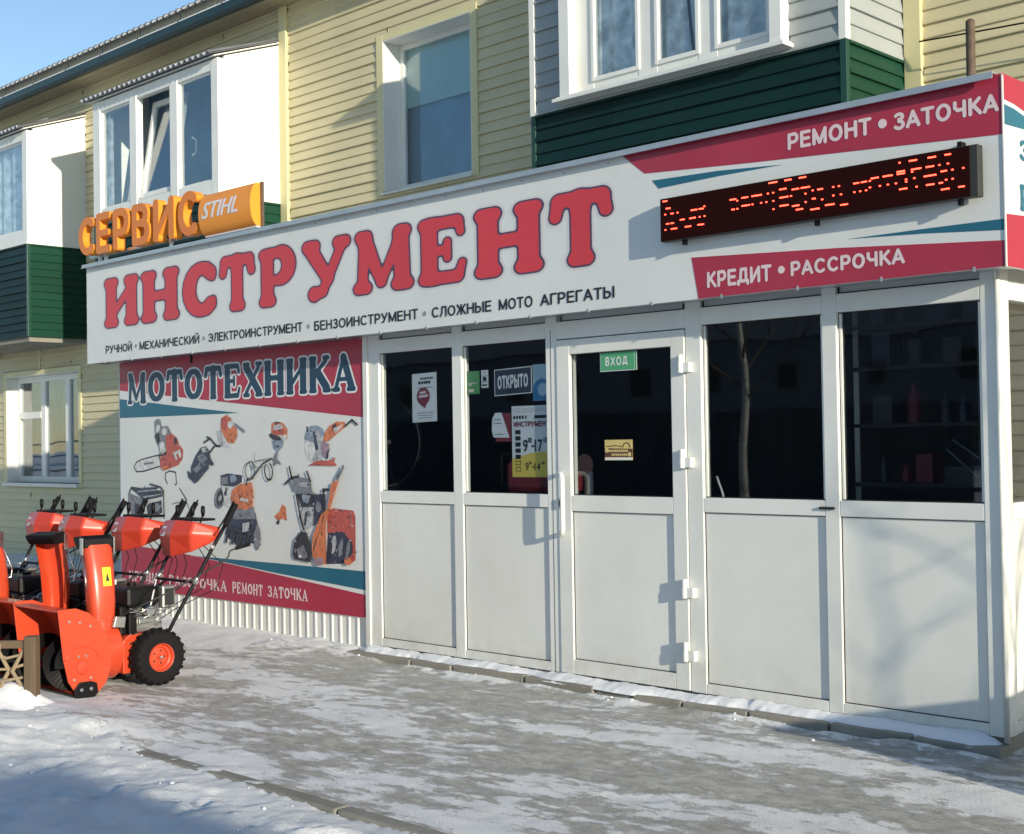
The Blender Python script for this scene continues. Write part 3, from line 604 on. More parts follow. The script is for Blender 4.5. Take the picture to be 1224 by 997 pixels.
  ('mid',0,[(-5.324,1.035),(-5.326,1.027),(-5.331,1.02),(-5.339,1.015),(-5.349,1.012),(-5.359,1.011),(-5.368,1.014),(-5.376,1.019),(-5.381,1.026),(-5.382,1.033),(-5.38,1.041),(-5.375,1.048),(-5.367,1.054),(-5.358,1.057),(-5.348,1.057),(-5.338,1.054),(-5.331,1.049),(-5.326,1.043)]),
  ('dark',0,[(-5.389,1.046),(-5.367,1.047),(-5.384,0.941),(-5.406,0.949)]),
  ('blue',0,[(-5.43,1.17),(-5.314,1.171),(-5.359,1.109),(-5.417,1.125)]),
  ('mid',0,[(-5.576,1.275),(-5.471,1.311),(-5.326,1.294),(-5.292,1.189),(-5.474,1.187),(-5.533,1.204)]),
  ('pale2',0,[(-5.458,1.267),(-5.355,1.268),(-5.342,1.233),(-5.444,1.236)]),
  ('dark',0.02,[(-5.581,1.382),(-5.553,1.302)]),
  ('dark',0.02,[(-5.361,1.347),(-5.319,1.277)]),
  ('dark',0.02,[(-5.629,1.256),(-5.553,1.302),(-5.471,1.311)]),
  ('dark',0.02,[(-5.497,1.177),(-5.449,1.009),(-5.407,0.913)]),
  ('dark',0.02,[(-5.166,1.069),(-5.163,1.217),(-5.1,1.218)]),
  ('dark',0,[(-5.551,0.721),(-5.526,0.829),(-5.436,0.903),(-5.364,0.888),(-5.316,0.767),(-5.325,0.67),(-5.53,0.686)]),
  ('mid',0,[(-5.498,0.759),(-5.409,0.798),(-5.367,0.73),(-5.382,0.694),(-5.47,0.698)]),
  ('pale',0,[(-5.43,0.711),(-5.432,0.706),(-5.436,0.702),(-5.441,0.699),(-5.449,0.698),(-5.456,0.697),(-5.464,0.698),(-5.469,0.701),(-5.473,0.704),(-5.474,0.709),(-5.473,0.713),(-5.469,0.717),(-5.463,0.72),(-5.456,0.722),(-5.448,0.722),(-5.441,0.721),(-5.435,0.718),(-5.431,0.715)]),
  ('orange',0,[(-5.309,0.759),(-5.292,0.873),(-5.188,1.034),(-5.117,1.071),(-5.057,1.271),(-4.973,1.289),(-5.082,1.071),(-5.133,0.966),(-5.137,0.671),(-5.225,0.653),(-5.295,0.715)]),
  ('dark',0,[(-5.287,0.786),(-5.19,0.947),(-5.16,1.026),(-5.149,1.018),(-5.25,0.831),(-5.287,0.742)]),
  ('mid',0,[(-5.015,1.297),(-4.916,1.405),(-4.903,1.383),(-4.98,1.284)]),
  ('mauve',0,[(-5.161,0.687),(-5.164,0.677),(-5.174,0.667),(-5.19,0.659),(-5.208,0.655),(-5.228,0.654),(-5.246,0.656),(-5.262,0.662),(-5.271,0.671),(-5.274,0.681),(-5.271,0.692),(-5.261,0.702),(-5.245,0.709),(-5.227,0.714),(-5.207,0.715),(-5.188,0.712),(-5.173,0.706),(-5.164,0.697)]),
  ('orange',0,[(-4.834,0.704),(-4.837,0.694),(-4.844,0.686),(-4.856,0.679),(-4.87,0.675),(-4.885,0.674),(-4.899,0.677),(-4.911,0.682),(-4.918,0.69),(-4.921,0.699),(-4.918,0.709),(-4.91,0.717),(-4.898,0.724),(-4.884,0.728),(-4.869,0.729),(-4.855,0.726),(-4.844,0.721),(-4.836,0.713)]),
 ],
}
LED_DASHES=[(-1.728,-1.694,2.845),(-1.716,-1.688,2.802),(-1.727,-1.722,2.773),(-1.684,-1.661,2.77),(-1.638,-1.633,2.771),(-1.714,-1.695,2.718),(-1.681,-1.658,2.724),(-1.621,-1.588,2.727),(-1.556,-1.511,2.726),(-1.488,-1.479,2.734),(-1.457,-1.448,2.733),(-1.546,-1.501,2.772),(-1.492,-1.461,2.773),(-1.46,-1.447,2.785),(-1.677,-1.633,2.685),(-1.589,-1.544,2.684),(-1.501,-1.458,2.684),(-1.726,-1.722,2.685),(-1.291,-1.25,2.789),(-1.25,-1.242,2.778),(-1.281,-1.256,2.745),(-1.247,-1.242,2.737),(-1.216,-1.176,2.791),(-1.217,-1.162,2.746),(-1.151,-1.09,2.789),(-1.154,-1.141,2.747),(-1.099,-1.091,2.747),(-1.065,-1.059,2.795),(-1.07,-1.06,2.753),(-1.028,-1.013,2.796),(-1.029,-1.014,2.753),(-1.047,-0.998,2.843),(-0.96,-0.915,2.842),(-0.874,-0.83,2.842),(-0.991,-0.947,2.799),(-0.914,-0.871,2.798),(-0.863,-0.808,2.798),(-0.992,-0.936,2.757),(-0.924,-0.916,2.757),(-1.03,-1.015,2.714),(-0.991,-0.939,2.715),(-0.916,-0.873,2.714),(-0.84,-0.832,2.763),(-0.841,-0.833,2.722),(-0.797,-0.785,2.767),(-0.762,-0.75,2.767),(-0.796,-0.774,2.725),(-0.889,-0.85,2.683),(-0.807,-0.762,2.68),(-0.763,-0.733,2.768),(-0.679,-0.667,2.771),(-0.648,-0.633,2.776),(-0.745,-0.73,2.724),(-0.68,-0.665,2.725),(-0.642,-0.631,2.733),(-0.723,-0.675,2.683),(-0.781,-0.764,2.682),(-0.639,-0.602,2.681),(-0.572,-0.545,2.777),(-0.52,-0.491,2.776),(-0.481,-0.472,2.775),(-0.47,-0.427,2.786),(-0.406,-0.352,2.785),(-0.334,-0.29,2.786),(-0.333,-0.291,2.796),(-0.322,-0.308,2.837),(-0.268,-0.224,2.837),(-0.181,-0.14,2.837),(-0.099,-0.069,2.835),(-0.267,-0.215,2.793),(-0.264,-0.253,2.785),(-0.193,-0.148,2.795),(-0.126,-0.118,2.794),(-0.086,-0.076,2.794),(-0.204,-0.138,2.751),(-0.247,-0.233,2.753),(-0.289,-0.278,2.75),(-0.571,-0.556,2.733),(-0.539,-0.524,2.733),(-0.506,-0.493,2.734),(-0.482,-0.471,2.736),(-0.428,-0.417,2.743),(-0.387,-0.374,2.743),(-0.344,-0.331,2.743),(-0.293,-0.279,2.742),(-0.325,-0.288,2.711),(-0.245,-0.234,2.71),(-0.193,-0.149,2.709),(-0.114,-0.097,2.758),(-0.094,-0.086,2.762),(-0.062,-0.052,2.761),(-0.011,0.,2.762),(-0.125,-0.108,2.712),(-0.095,-0.085,2.718),(-0.063,-0.053,2.719),(-0.117,-0.072,2.677),(-0.032,0.,2.677)]
# ------------------------------------------------------------------ ground
def vnoise(x, y, seed=0):
    xi = np.floor(x).astype(np.int64); yi = np.floor(y).astype(np.int64); fx = x-xi; fy = y-yi
    def hsh(a, b):
        n = (a*374761393 + b*668265263 + seed*974634777) & 0xffffffff
        n = ((n ^ (n >> 13))*1274126177) & 0xffffffff
        return ((n ^ (n >> 16)) & 0xffff)/65535.0
    fx = fx*fx*(3-2*fx); fy = fy*fy*(3-2*fy)
    return (hsh(xi, yi)*(1-fx)+hsh(xi+1, yi)*fx)*(1-fy)+(hsh(xi, yi+1)*(1-fx)+hsh(xi+1, yi+1)*fx)*fy
def fbm(x, y, seed=0, o=5, g=.5):
    s = 0; a = 1; t = 0
    for i in range(o): s = s+a*vnoise(x*2**i, y*2**i, seed+i*17); t += a; a *= g
    return s/t
def sstep(a, b, t): t = np.clip((t-a)/(b-a), 0, 1); return t*t*(3-2*t)
def gheight(x, y):
    x = np.asarray(x, float); y = np.asarray(y, float)
    base = .045*sstep(-1.7, -.3, y)
    edge = y + .10*(fbm(x*1.3, y*1.3, 5)-.5)
    bank = 1-sstep(-2.80, -2.58, edge)                                  # loose snow on the street side of the kerb line
    h = base + .010*(fbm(x*2.2, y*3.5, 1)-.5)*(1-bank) + .007*(fbm(x*9, y*14, 2)-.5) + .006*(fbm(x*22, y*26, 6, 3, .7)-.5)
    h = h + bank*(.012 + .060*(fbm(x*1.7, y*1.7, 3)-.42) + .024*(fbm(x*6.5, y*6.5, 4)-.5) + .024*(fbm(x*15, y*15, 14, 3, .7)-.5))
    left = sstep(-3.4, -4.3, x)*(1-sstep(-2.5, -2.0, y))                    # heap by the fence
    h = h + left*(.05+.06*fbm(x*2.5, y*2.5, 8))
    drift = sstep(-.55, -.02, y+.25*(fbm(x*1.6, y*0+3, 9)-.5))*sstep(-4.55, -4.9, x)   # drift against the corrugated wall
    h = h + drift*(.045+.05*(fbm(x*4, y*4, 11)-.3))
    line = np.exp(-((y+2.56)/.09)**2); h = h + line*.075*(fbm(x*5.5, y*5.5, 41, 5, .65)-.50)
    lip = np.exp(-((y+.175)/.05)**2)*sstep(-4.8, -4.6, x)*(1-sstep(-.1, .1, x)); h = h + lip*.065*(fbm(x*4.2, y*4.2, 45, 4, .6)-.22)
    far = np.maximum(np.abs(x+4), np.abs(y+3)); h = h*(1-sstep(9, 14, far))
    return h
gxs = np.concatenate([np.array([-400, -200, -100, -60, -40, -30, -24, -20, -17]), np.arange(-15, -6, .06), np.arange(-6, 1.6, .022), np.arange(1.6, 5, .1), np.array([6, 8, 11, 15, 20, 30, 45, 70, 120, 250, 400])])
gys = np.concatenate([np.array([-400, -200, -100, -60, -40, -30, -22, -17, -13, -10, -8, -6.5]), np.arange(-5.5, -4.2, .1), np.arange(-4.2, .04, .022), np.array([.4, 1.5, 2.8, 5, 10, 20, 40, 80, 160, 400])])
GX, GY = np.meshgrid(gxs, gys); GZ = gheight(GX, GY)
r3 = random.Random(4)
steps = [(r3.uniform(-3.6, .2), r3.uniform(-3.7, -2.75), r3.uniform(0, 6.28), .022) for _ in range(26)]+[(-2.6+.33*k, -1.1+.16*(-1)**k-.07*k, .35, .006) for k in range(7)]+[(-4.2+.4*k, -2.0+.15*(-1)**k, .1, .006) for k in range(6)]
for fx, fy, fa, fd in steps:                        # boot prints pressed into the snow
    du = (GX-fx)*math.cos(fa)+(GY-fy)*math.sin(fa); dv = -(GX-fx)*math.sin(fa)+(GY-fy)*math.cos(fa); rr_ = (du/.145)**2+(dv/.055)**2
    GZ = GZ-fd*np.exp(-rr_**2)+fd*.35*np.exp(-((rr_-1.7)/.6)**2)
ny_, nx_ = GX.shape
gm = bpy.data.meshes.new('ground')
gv = np.stack([GX, GY, GZ], -1).reshape(-1, 3)
ii = (np.arange(ny_-1)[:, None]*nx_+np.arange(nx_-1)[None]).ravel()
gf = np.stack([ii, ii+1, ii+1+nx_, ii+nx_], -1)
gm.vertices.add(len(gv)); gm.vertices.foreach_set('co', gv.ravel()); gm.loops.add(gf.size); gm.loops.foreach_set('vertex_index', gf.ravel().astype(np.int32))
gm.polygons.add(len(gf)); gm.polygons.foreach_set('loop_start', np.arange(0, gf.size, 4, dtype=np.int32)); gm.polygons.foreach_set('loop_total', np.full(len(gf), 4, np.int32))
gm.update(); gm.validate(); gm.shade_smooth()
# how much snow lies where: packed and swept off the walkway, loose beside it
walk = sstep(-2.62, -2.50, GY+.08*(fbm(GX*1.7, GY*1.7, 21)-.5))
st = fbm(GX*1.1+GY*.35, GY*3.4-GX*.5, 31, 6, .55); fine = fbm(GX*6+GY*2, GY*17-GX*3, 32, 4, .6)
big = fbm(GX*.55, GY*.8, 33, 3)
cov = .82+2.7*(st-.5)+2.0*(fine-.5)+1.0*(big-.5)
cov = cov+.24*sstep(-1.5, -2.4, GY)+.10*sstep(-3.6, -5.0, GX)
tread = np.exp(-((GY+1.0)/.55)**2)*sstep(-4.4, -3.0, GX); cov = cov-.22*tread
drift = sstep(-.5, -.15, GY+.3*(fbm(GX*1.6, GY*0+3, 9)-.5))*sstep(-4.5, -4.8, GX); cov = np.maximum(cov, drift*1.2)
lip = np.exp(-((GY+.175)/.055)**2)*sstep(-4.8, -4.6, GX)*(1-sstep(-.1, .1, GX)); cov = cov+lip*1.6*(fbm(GX*4.2, GY*4.2, 45, 4, .6)-.25)
cov = np.where(walk < .999, cov*walk+1.75*(1-walk), cov)
cov = np.maximum(cov, 1.6*sstep(.1, .4, GY)); cov = np.maximum(cov, 1.6*(1-sstep(-4.6, -3.9, GX+.35*(st-.5)))*(1-sstep(-2.35, -2.05, GY+.3*(st-.5))))
at = gm.attributes.new('snow', 'FLOAT', 'POINT'); at.data.foreach_set('value', cov.ravel().astype(np.float32))
gmat = bpy.data.materials.new('trodden_snow_and_ice'); gmat.use_nodes = True; n = gmat.node_tree.nodes; l = gmat.node_tree.links; b = n['Principled BSDF']
ga = n.new('ShaderNodeAttribute'); ga.attribute_name = 'snow'; geo = n.new('ShaderNodeNewGeometry')
mp = n.new('ShaderNodeMapping'); mp.inputs['Scale'].default_value = (1, 1.8, 1); mp.inputs['Rotation'].default_value = (0, 0, .25); l.new(geo.outputs['Position'], mp.inputs['Vector'])
def nz(sc, det=6, ro=.6, v=None):
    t = n.new('ShaderNodeTexNoise'); t.inputs['Scale'].default_value = sc; t.inputs['Detail'].default_value = det; t.inputs['Roughness'].default_value = ro; l.new(v or mp.outputs[0], t.inputs['Vector']); return t.outputs['Fac']
n1 = nz(13, 10, .72); n2 = nz(60, 6, .75)
def mth(op, a, c=None, v=None):
    q = n.new('ShaderNodeMath'); q.operation = op; l.new(a, q.inputs[0])
    if c is not None: l.new(c, q.inputs[1])
    else: q.inputs[1].default_value = v
    return q.outputs[0]
mp2 = n.new('ShaderNodeMapping'); mp2.inputs['Scale'].default_value = (5, 34, 1); mp2.inputs['Rotation'].default_value = (0, 0, -.35); l.new(geo.outputs['Position'], mp2.inputs['Vector'])
n3 = nz(1.0, 7, .7, mp2.outputs[0])
sm = mth('ADD', mth('ADD', mth('MULTIPLY', mth('SUBTRACT', n1, v=.5), v=2.3), mth('MULTIPLY', mth('SUBTRACT', n2, v=.5), v=1.7)), mth('MULTIPLY', mth('SUBTRACT', n3, v=.5), v=1.3))
fac = n.new('ShaderNodeMapRange'); fac.inputs['From Min'].default_value = .28; fac.inputs['From Max'].default_value = .96; l.new(mth('ADD', ga.outputs['Fac'], sm), fac.inputs['Value'])
icec = n.new('ShaderNodeValToRGB'); e = icec.color_ramp.elements; e[0].position = .3; e[0].color = (.29, .28, .24, 1); e[1].position = .68; e[1].color = (.63, .63, .59, 1); l.new(nz(7, 10, .72), icec.inputs['Fac'])
snc = n.new('ShaderNodeValToRGB'); e = snc.color_ramp.elements; e[0].position = .3; e[0].color = (.70, .72, .73, 1); e[1].position = .62; e[1].color = (.87, .88, .88, 1); l.new(nz(3, 8), snc.inputs['Fac'])
mix = n.new('ShaderNodeMix'); mix.data_type = 'RGBA'; l.new(fac.outputs[0], mix.inputs['Factor']); l.new(icec.outputs[0], mix.inputs['A']); l.new(snc.outputs[0], mix.inputs['B']); l.new(mix.outputs['Result'], b.inputs['Base Color'])
rg = n.new('ShaderNodeMapRange'); rg.inputs['To Min'].default_value = .30; rg.inputs['To Max'].default_value = .75; l.new(fac.outputs[0], rg.inputs['Value']); l.new(rg.outputs[0], b.inputs['Roughness'])
b.inputs['Specular IOR Level'].default_value = .3
bh = mth('ADD', mth('MULTIPLY', fac.outputs[0], v=.7), mth('ADD', mth('MULTIPLY', n2, v=.5), mth('MULTIPLY', nz(110, 3, .6, geo.outputs['Position']), v=.35)))
bp = n.new('ShaderNodeBump'); bp.inputs['Strength'].default_value = 1.0; bp.inputs['Distance'].default_value = .016; l.new(bh, bp.inputs['Height']); l.new(bp.outputs[0], b.inputs['Normal'])
gm.materials.append(gmat)
ground = bpy.data.objects.new('ground', gm); COL.objects.link(ground); tag(ground, 'snow covered ground with trodden icy walkway', kind='structure')

# crumbs of frozen snow scattered on the ground, too many to count
ico = bmesh.new(); bmesh.ops.create_icosphere(ico, subdivisions=1, radius=1); iv_ = np.array([q.co[:] for q in ico.verts]); if_ = np.array([[q.index for q in fc.verts] for fc in ico.faces]); ico.free()
rg_ = np.random.default_rng(3); N_ = 150
px_ = rg_.uniform(-6.2, 1.0, N_); py_ = np.where(rg_.random(N_) < .72, -2.56-np.abs(rg_.normal(0, .40, N_)), -.16-np.abs(rg_.normal(0, .05, N_)))
sz_ = .003+.009*rg_.random(N_)**5; zz_ = gheight(px_, py_)
vv_ = (iv_[None]*(1+.45*(rg_.random((N_, len(iv_), 1))-.5)))*sz_[:, None, None]*np.array([1.25, 1, .7])+np.stack([px_, py_, zz_+sz_*.25], -1)[:, None]
cm_ = bpy.data.meshes.new('snow_crumbs'); cm_.from_pydata(vv_.reshape(-1, 3).tolist(), [], (if_[None]+(np.arange(N_)*len(iv_))[:, None, None]).reshape(-1, 3).tolist()); cm_.materials.append(M['snow_dust'])
crumbs = bpy.data.objects.new('snow_crumbs', cm_); COL.objects.link(crumbs); tag(crumbs, 'loose crumbs of frozen snow scattered over the walkway and along its edges', 'snow', kind='stuff')

# ------------------------------------------------------------------ apartment house
WY = 2.80
house = thing('apartment_house', 'two storey yellow sided apartment house behind the shop, with glazed balconies', 'house', (-9, WY, 0))
bal_spec = [('grey', -4.84, -1.89), ('white', -12.19, -9.47), ('white', -16.95, -13.95)]
win_up = (-7.70, -6.40, 4.14, 5.69); win_lo = (-16.38, -14.20, 1.07, 2.62)
def wall_holes(mb, x0, x1, z0, z1, y0, y1, holes):
    xs = sorted({x0, x1} | {c for h in holes for c in h[:2]})
    for a, c in zip(xs, xs[1:]):
        zz = [(z0, z1)]
        for h in holes:
            if h[0] < c-1e-6 and h[1] > a+1e-6:
                nv = []
                for s, e in zz:
                    if h[2] > s: nv.append((s, min(e, h[2])))
                    if h[3] < e: nv.append((max(s, h[3]), e))
                zz = nv
        for s, e in zz: mb.box(a, c, y0, y1, s, e)
    return mb
wall = wall_holes(MB(), -34, 9, -.1, 6.60, WY, WY+.32, [win_up, win_lo]).build('wall', M['siding_y'], house)
bal_holes = [(x0, x1, 3.0, 6.02) for _, x0, x1 in bal_spec]
trims = [(-1.89, -1.755), (-9.47, -9.335)]
hl = bal_holes+[(a, c, 3.0, 6.5) for a, c in trims]+[(-7.80, -6.34, 4.10, 5.76)]
siding(wall, -22, 7, 3.05, 6.46, front_place(WY), .205, M['siding_y'], hl, zbase=3.05)
siding(wall, -22, -8.1, .0, 3.05, front_place(WY), .205, M['siding_y'], [(-16.48, -14.12, 1.0, 2.70), (-15.36, -15.31, 2.6, 3.1)], zbase=0)
siding(wall, .2, 7, .0, 3.05, front_place(WY), .205, M['siding_y'], zbase=0)
for a, c in trims: MB().box(a, c, WY-.05, WY, 3.0, 6.46).build('corner_trim', M['trim_y'], house, bevel=.006)
MB().box(-15.36, -15.31, WY-.022, WY, 2.70, 3.05).build('corner_trim', M['trim_y'], house)

def window_bars(mb, x0, x1, z0, z1, y0, y1, t, mull=()):
    mb.box(x0, x0+t, y0, y1, z0, z1); mb.box(x1-t, x1, y0, y1, z0, z1)
    mb.box(x0+t, x1-t, y0+.001, y1-.001, z0, z0+t); mb.box(x0+t, x1-t, y0+.001, y1-.001, z1-t, z1)
    for a, c in mull: mb.box(a, c, y0+.0005, y1-.0005, z0+t, z1-t)
    return mb
def curtain(parent, x0, x1, z0, z1, y, m, amp=.03, wl=.14, name='curtain'):
    nn = int((x1-x0)/.02)+2; v = []; ph = rnd.random()*6
    for i in range(nn):
        x = x0+(x1-x0)*i/(nn-1); yy = y+amp*math.sin(2*math.pi*x/wl+ph+1.3*math.sin(x*5+ph))
        v += [(x, yy+.01*math.sin(x*9), z0), (x, yy, z1)]
    return MB().add(v, [(2*i, 2*i+2, 2*i+3, 2*i+1) for i in range(nn-1)]).build(name, m, parent, smooth=True)
def room(parent, x0, x1, z0, z1, y0, y1, m):
    mb = MB(); mb.add([(x0,y0,z0),(x1,y0,z0),(x1,y1,z0),(x0,y1,z0),(x0,y0,z1),(x1,y0,z1),(x1,y1,z1),(x0,y1,z1)], [(0,1,2,3),(4,5,6,7),(1,2,6,5),(2,3,7,6),(3,0,4,7)])
    return mb.build('room_lining', m, parent)

# upper window with deep white reveal
w = group_part('window', house); a0, a1, b0, b1 = win_up
rv = MB()
rv.box(a0-.10, a0, WY-.03, WY+.25, b0-.04, b1+.07); rv.box(a1, a1+.09, WY-.03, WY+.25, b0-.04, b1+.07); rv.box(a0, a1, WY-.029, WY+.25, b1, b1+.07)
rv.build('reveal', M['trim_y'], w, bevel=.004)
MB().box(a0, a0+.006, WY-.028, WY+.249, b0, b1).box(a1-.006, a1, WY-.028, WY+.249, b0, b1).box(a0+.006, a1-.006, WY-.027, WY+.249, b1-.006, b1).build('reveal_lining', M['pvc'], w)
MB().add([(a0-.02, WY-.06, b0-.02), (a1+.02, WY-.06, b0-.02), (a1+.02, WY+.25, b0+.03), (a0-.02, WY+.25, b0+.03), (a0-.02, WY-.06, b0-.04), (a1+.02, WY-.06, b0-.04), (a1+.02, WY+.25, b0-.04), (a0-.02, WY+.25, b0-.04)], [(0,1,2,3),(4,5,6,7),(0,1,5,4),(1,2,6,5),(2,3,7,6),(3,0,4,7)]).build('sill', M['white_metal'], w)
window_bars(MB(), a0+.006, a1-.006, b0+.03, b1-.006, WY+.20, WY+.25, .055).build('frame', M['pvc'], w, bevel=.004)
MB().box(a0+.055, a1-.055, WY+.222, WY+.228, b0+.08, b1-.055).build('pane', M['glass'], w)
curtain(w, a0+.02, a1-.02, b0, b1, WY+.29, M['curtain_t'], .012, .33)
MB().box(a0+.05, a1-.05, WY+.256, WY+.262, b1-.66, b1-.03).build('blind', M['blind'], w)  # brighter upper half of the glass put in as a pale teal sheet
room(w, a0, a1, b0, b1, WY+.254, WY+2.5, M['room'])

# ground floor window far left
w = group_part('window', house); a0, a1, b0, b1 = win_lo
rv = MB().box(a0-.09, a0, WY-.03, WY+.2, b0-.05, b1+.07).box(a1, a1+.08, WY-.03, WY+.2, b0-.05, b1+.07).box(a0, a1, WY-.029, WY+.2, b1, b1+.07).build('reveal', M['trim_y'], w, bevel=.004)
MB().box(a0, a0+.006, WY-.028, WY+.199, b0, b1).box(a0+.006, a1, WY-.027, WY+.199, b1-.006, b1).build('reveal_lining', M['pvc'], w)
MB().box(a0-.04, a1+.03, WY-.09, WY+.2, b0-.05, b0).build('sill', M['white_metal'], w, bevel=.004)
window_bars(MB(), a0+.006, a1-.006, b0, b1-.006, WY+.14, WY+.20, .085, [(-15.62, -15.49), (-14.89, -14.76)]).build('frame', M['pvc'], w, bevel=.004)
MB().box(a0+.09, -15.62, WY+.135, WY+.199, 2.00, 2.10).build('transom_bar', M['pvc'], w, bevel=.004)
for c, d, e, f in ((a0+.09, -15.62, b0+.08, 2.0), (a0+.09, -15.62, 2.1, b1-.09), (-15.49, -14.89, b0+.08, b1-.09), (-14.76, a1-.09, b0+.08, b1-.09)):
    MB().box(c, d, WY+.168, WY+.173, e, f).build('pane', M['glass'], w)
curtain(w, a0+.02, -14.9, b0, b1, WY+.40, M['curtain_d'], .03, .2)
room(w, a0, a1, b0, b1, WY+.21, WY+2.5, M['room'])

# balconies -----------------------------------------------------
def corrugated(x0, x1, y0, z0, y1, z1, wl, amp, th):
    mb = MB(); k = int((x1-x0)/wl*6)+1; v = []
    for i in range(k+1):
        x = x0+(x1-x0)*i/k; dz = amp*math.cos(2*math.pi*(x-x0)/wl)
        v += [(x, y0, z0+dz), (x, y1, z1+dz), (x, y1, z1+dz-th), (x, y0, z0+dz-th)]
    f = []
    for i in range(k):
        a = 4*i; c = a+4
        f += [(a, c, c+1, a+1), (a+3, a+2, c+2, c+3), (a, a+3, c+3, c), (a+1, c+1, c+2, a+2)]
    mb.add(v, f); return mb
def trapz(x, ya, za, yb, zb, ztop_a, ztop_b, t): # side sheet at x (outer face), thickness t inwards
    return MB().add([(x, ya, za), (x, yb, zb), (x, yb, ztop_b), (x, ya, ztop_a), (x-t, ya, za), (x-t, yb, zb), (x-t, yb, ztop_b), (x-t, ya, ztop_a)],
                    [(0,1,2,3),(4,5,6,7),(0,1,5,4),(1,2,6,5),(2,3,7,6),(3,0,4,7)])
YF, ZB, ZD, ZT = 1.95, 3.03, 4.28, 5.75
ROOF_B = 6.05
def balcony(style, x0, x1, tilt=False, greenm='siding_green'):
    bal = group_part('balcony', house)
    MB().box(x0+.03, x1-.03, YF+.03, WY, ZB-.06, ZB+.05).build('floor_slab', M['kerb'], bal)
    core = MB().box(x0+.02, x1-.04, YF+.02, YF+.07, ZB+.05, ZD).box(x1-.07, x1-.02, YF+.07, WY, ZB+.05, ZD).box(x0+.02, x0+.06, YF+.07, WY, ZB+.05, ZD)
    core.build('parapet', M['siding_green2'], bal)
    siding(bal, x0+.05, x1-.05, ZB, ZD-.03, front_place(YF+.02), .2, M[greenm], zbase=ZB)
    siding(bal, YF+.05, WY-.03, ZB, ZD-.03, side_place(x1-.02), .2, M['siding_green2'], zbase=ZB)
    for xa, xb in ((x1-.05, x1), (x0, x0+.05)): MB().box(xa, xb, YF, YF+.05, ZB, ZD-.03).build('corner_trim', M['green_trim'], bal, bevel=.004)
    MB().box(x0, x0+.04, YF+.05, WY, ZB, ZD).build('end_sheet', M['siding_green2'], bal)
    rise = (ROOF_B-ZT)/(WY-YF)
    if style == 'white':
        MB().box(x0-.01, x1+.01, YF-.015, WY, ZD-.03, ZD).build('parapet_cap', M['white_panel'], bal, bevel=.004)
        trapz(x1, YF+.09, ZD, WY, ZD, ZT+.09*rise, ROOF_B, .04).build('side_panel', M['white_panel'], bal)
        trapz(x0+.04, YF+.09, ZD, WY, ZD, ZT+.09*rise, ROOF_B, .04).build('side_panel', M['white_panel'], bal)
        ym = YF+.045
        posts = [(x0, x0+.17), (x0+.865, x0+1.02), (x0+1.745, x0+1.905), (x1-.135, x1)]
        fr = MB()
        for a, c in posts: fr.box(a, c, YF, YF+.09, ZD, ZT)
        for (a, c), (d, e) in zip(posts, posts[1:]): fr.box(c, d, YF+.004, YF+.086, ZD, ZD+.16); fr.box(c, d, YF+.004, YF+.086, ZT-.12, ZT)
        fr.build('window_frame', M['pvc'], bal, bevel=.006)
        for k, ((a, c), (d, e)) in enumerate(zip(posts, posts[1:])):
            z0, z1 = ZD+.16, ZT-.12
            if tilt and k == 1:
                sash = MB(); window_bars(sash, c+.01, d-.01, z0+.01, z1-.01, YF+.03, YF+.08, .06)
                ax = math.sin(R(9)); ca = math.cos(R(9))
                rot = lambda q: (q[0], YF+.05+(q[1]-YF-.05)*ca+(q[2]-z0)*ax, z0+(q[2]-z0)*ca-(q[1]-YF-.05)*ax)
                sash.v = [rot(q) for q in sash.v]; sash.build('tilted_sash', M['pvc'], bal, bevel=.004)
                pn = MB().box(c+.06, d-.06, YF+.052, YF+.057, z0+.06, z1-.06); pn.v = [rot(q) for q in pn.v]; pn.build('pane', M['glass'], bal)
                MB().box(c+.015, c+.03, YF+.02, YF+.03, z0+.0, z0+.03).build('sash_catch', M['cast'], bal)
            else:
                window_bars(MB(), c, d, z0, z1, YF+.03, YF+.07, .022).build('sash', M['pvc'], bal, bevel=.004)
                MB().box(c+.018, d-.018, YF+.042, YF+.047, z0+.018, z1-.018).build('pane', M['glass'], bal)
        if tilt:
            MB().tube([(posts[2][1]+.05, YF+.16, ZD+.55), (posts[2][1]+.10, YF+.18, ZD+.58), (posts[2][1]+.10, YF+.18, ZD+.72), (posts[2][1]+.05, YF+.16, ZD+.75)], .012, 6).build('window_handle', M['pvc'], bal)
        else:
            curtain(bal, x0+.2, x1-.15, ZD+.1, ZT-.1, YF+.15, M['curtain'], .03, .22)
        MB().box(x0+.04, x1-.04, WY-.10, WY-.04, ZD, ROOF_B-.1).build('inner_wall', M['curtain_t'], bal)
        ins = MB().box(x0+.05, x0+.25, YF+.1, YF+.14, ZD, ZT); ins.build('inner_curtain', M['curtain'], bal)
        rf = corrugated(x0-.10, x1+.02, YF-.12, ZT+.035, WY, ROOF_B+.07, .112, .019, .016).build('roof_sheet', M['roof'], bal, smooth=True)
        MB().add([(x0-.05, YF-.05, ZT-.0), (x1+.01, YF-.05, ZT-.0), (x1+.01, WY, ROOF_B+.02), (x0-.05, WY, ROOF_B+.02), (x0-.05, YF-.05, ZT+.013), (x1+.01, YF-.05, ZT+.013), (x1+.01, WY, ROOF_B+.035), (x0-.05, WY, ROOF_B+.035)], [(0,1,2,3),(4,5,6,7),(0,1,5,4),(1,2,6,5),(2,3,7,6),(3,0,4,7)]).build('roof_board', M['white_panel'], bal)
        # sunlit wave ends of the sheet put in as white wedges
        sn = MB(); x = x0-.10+.056
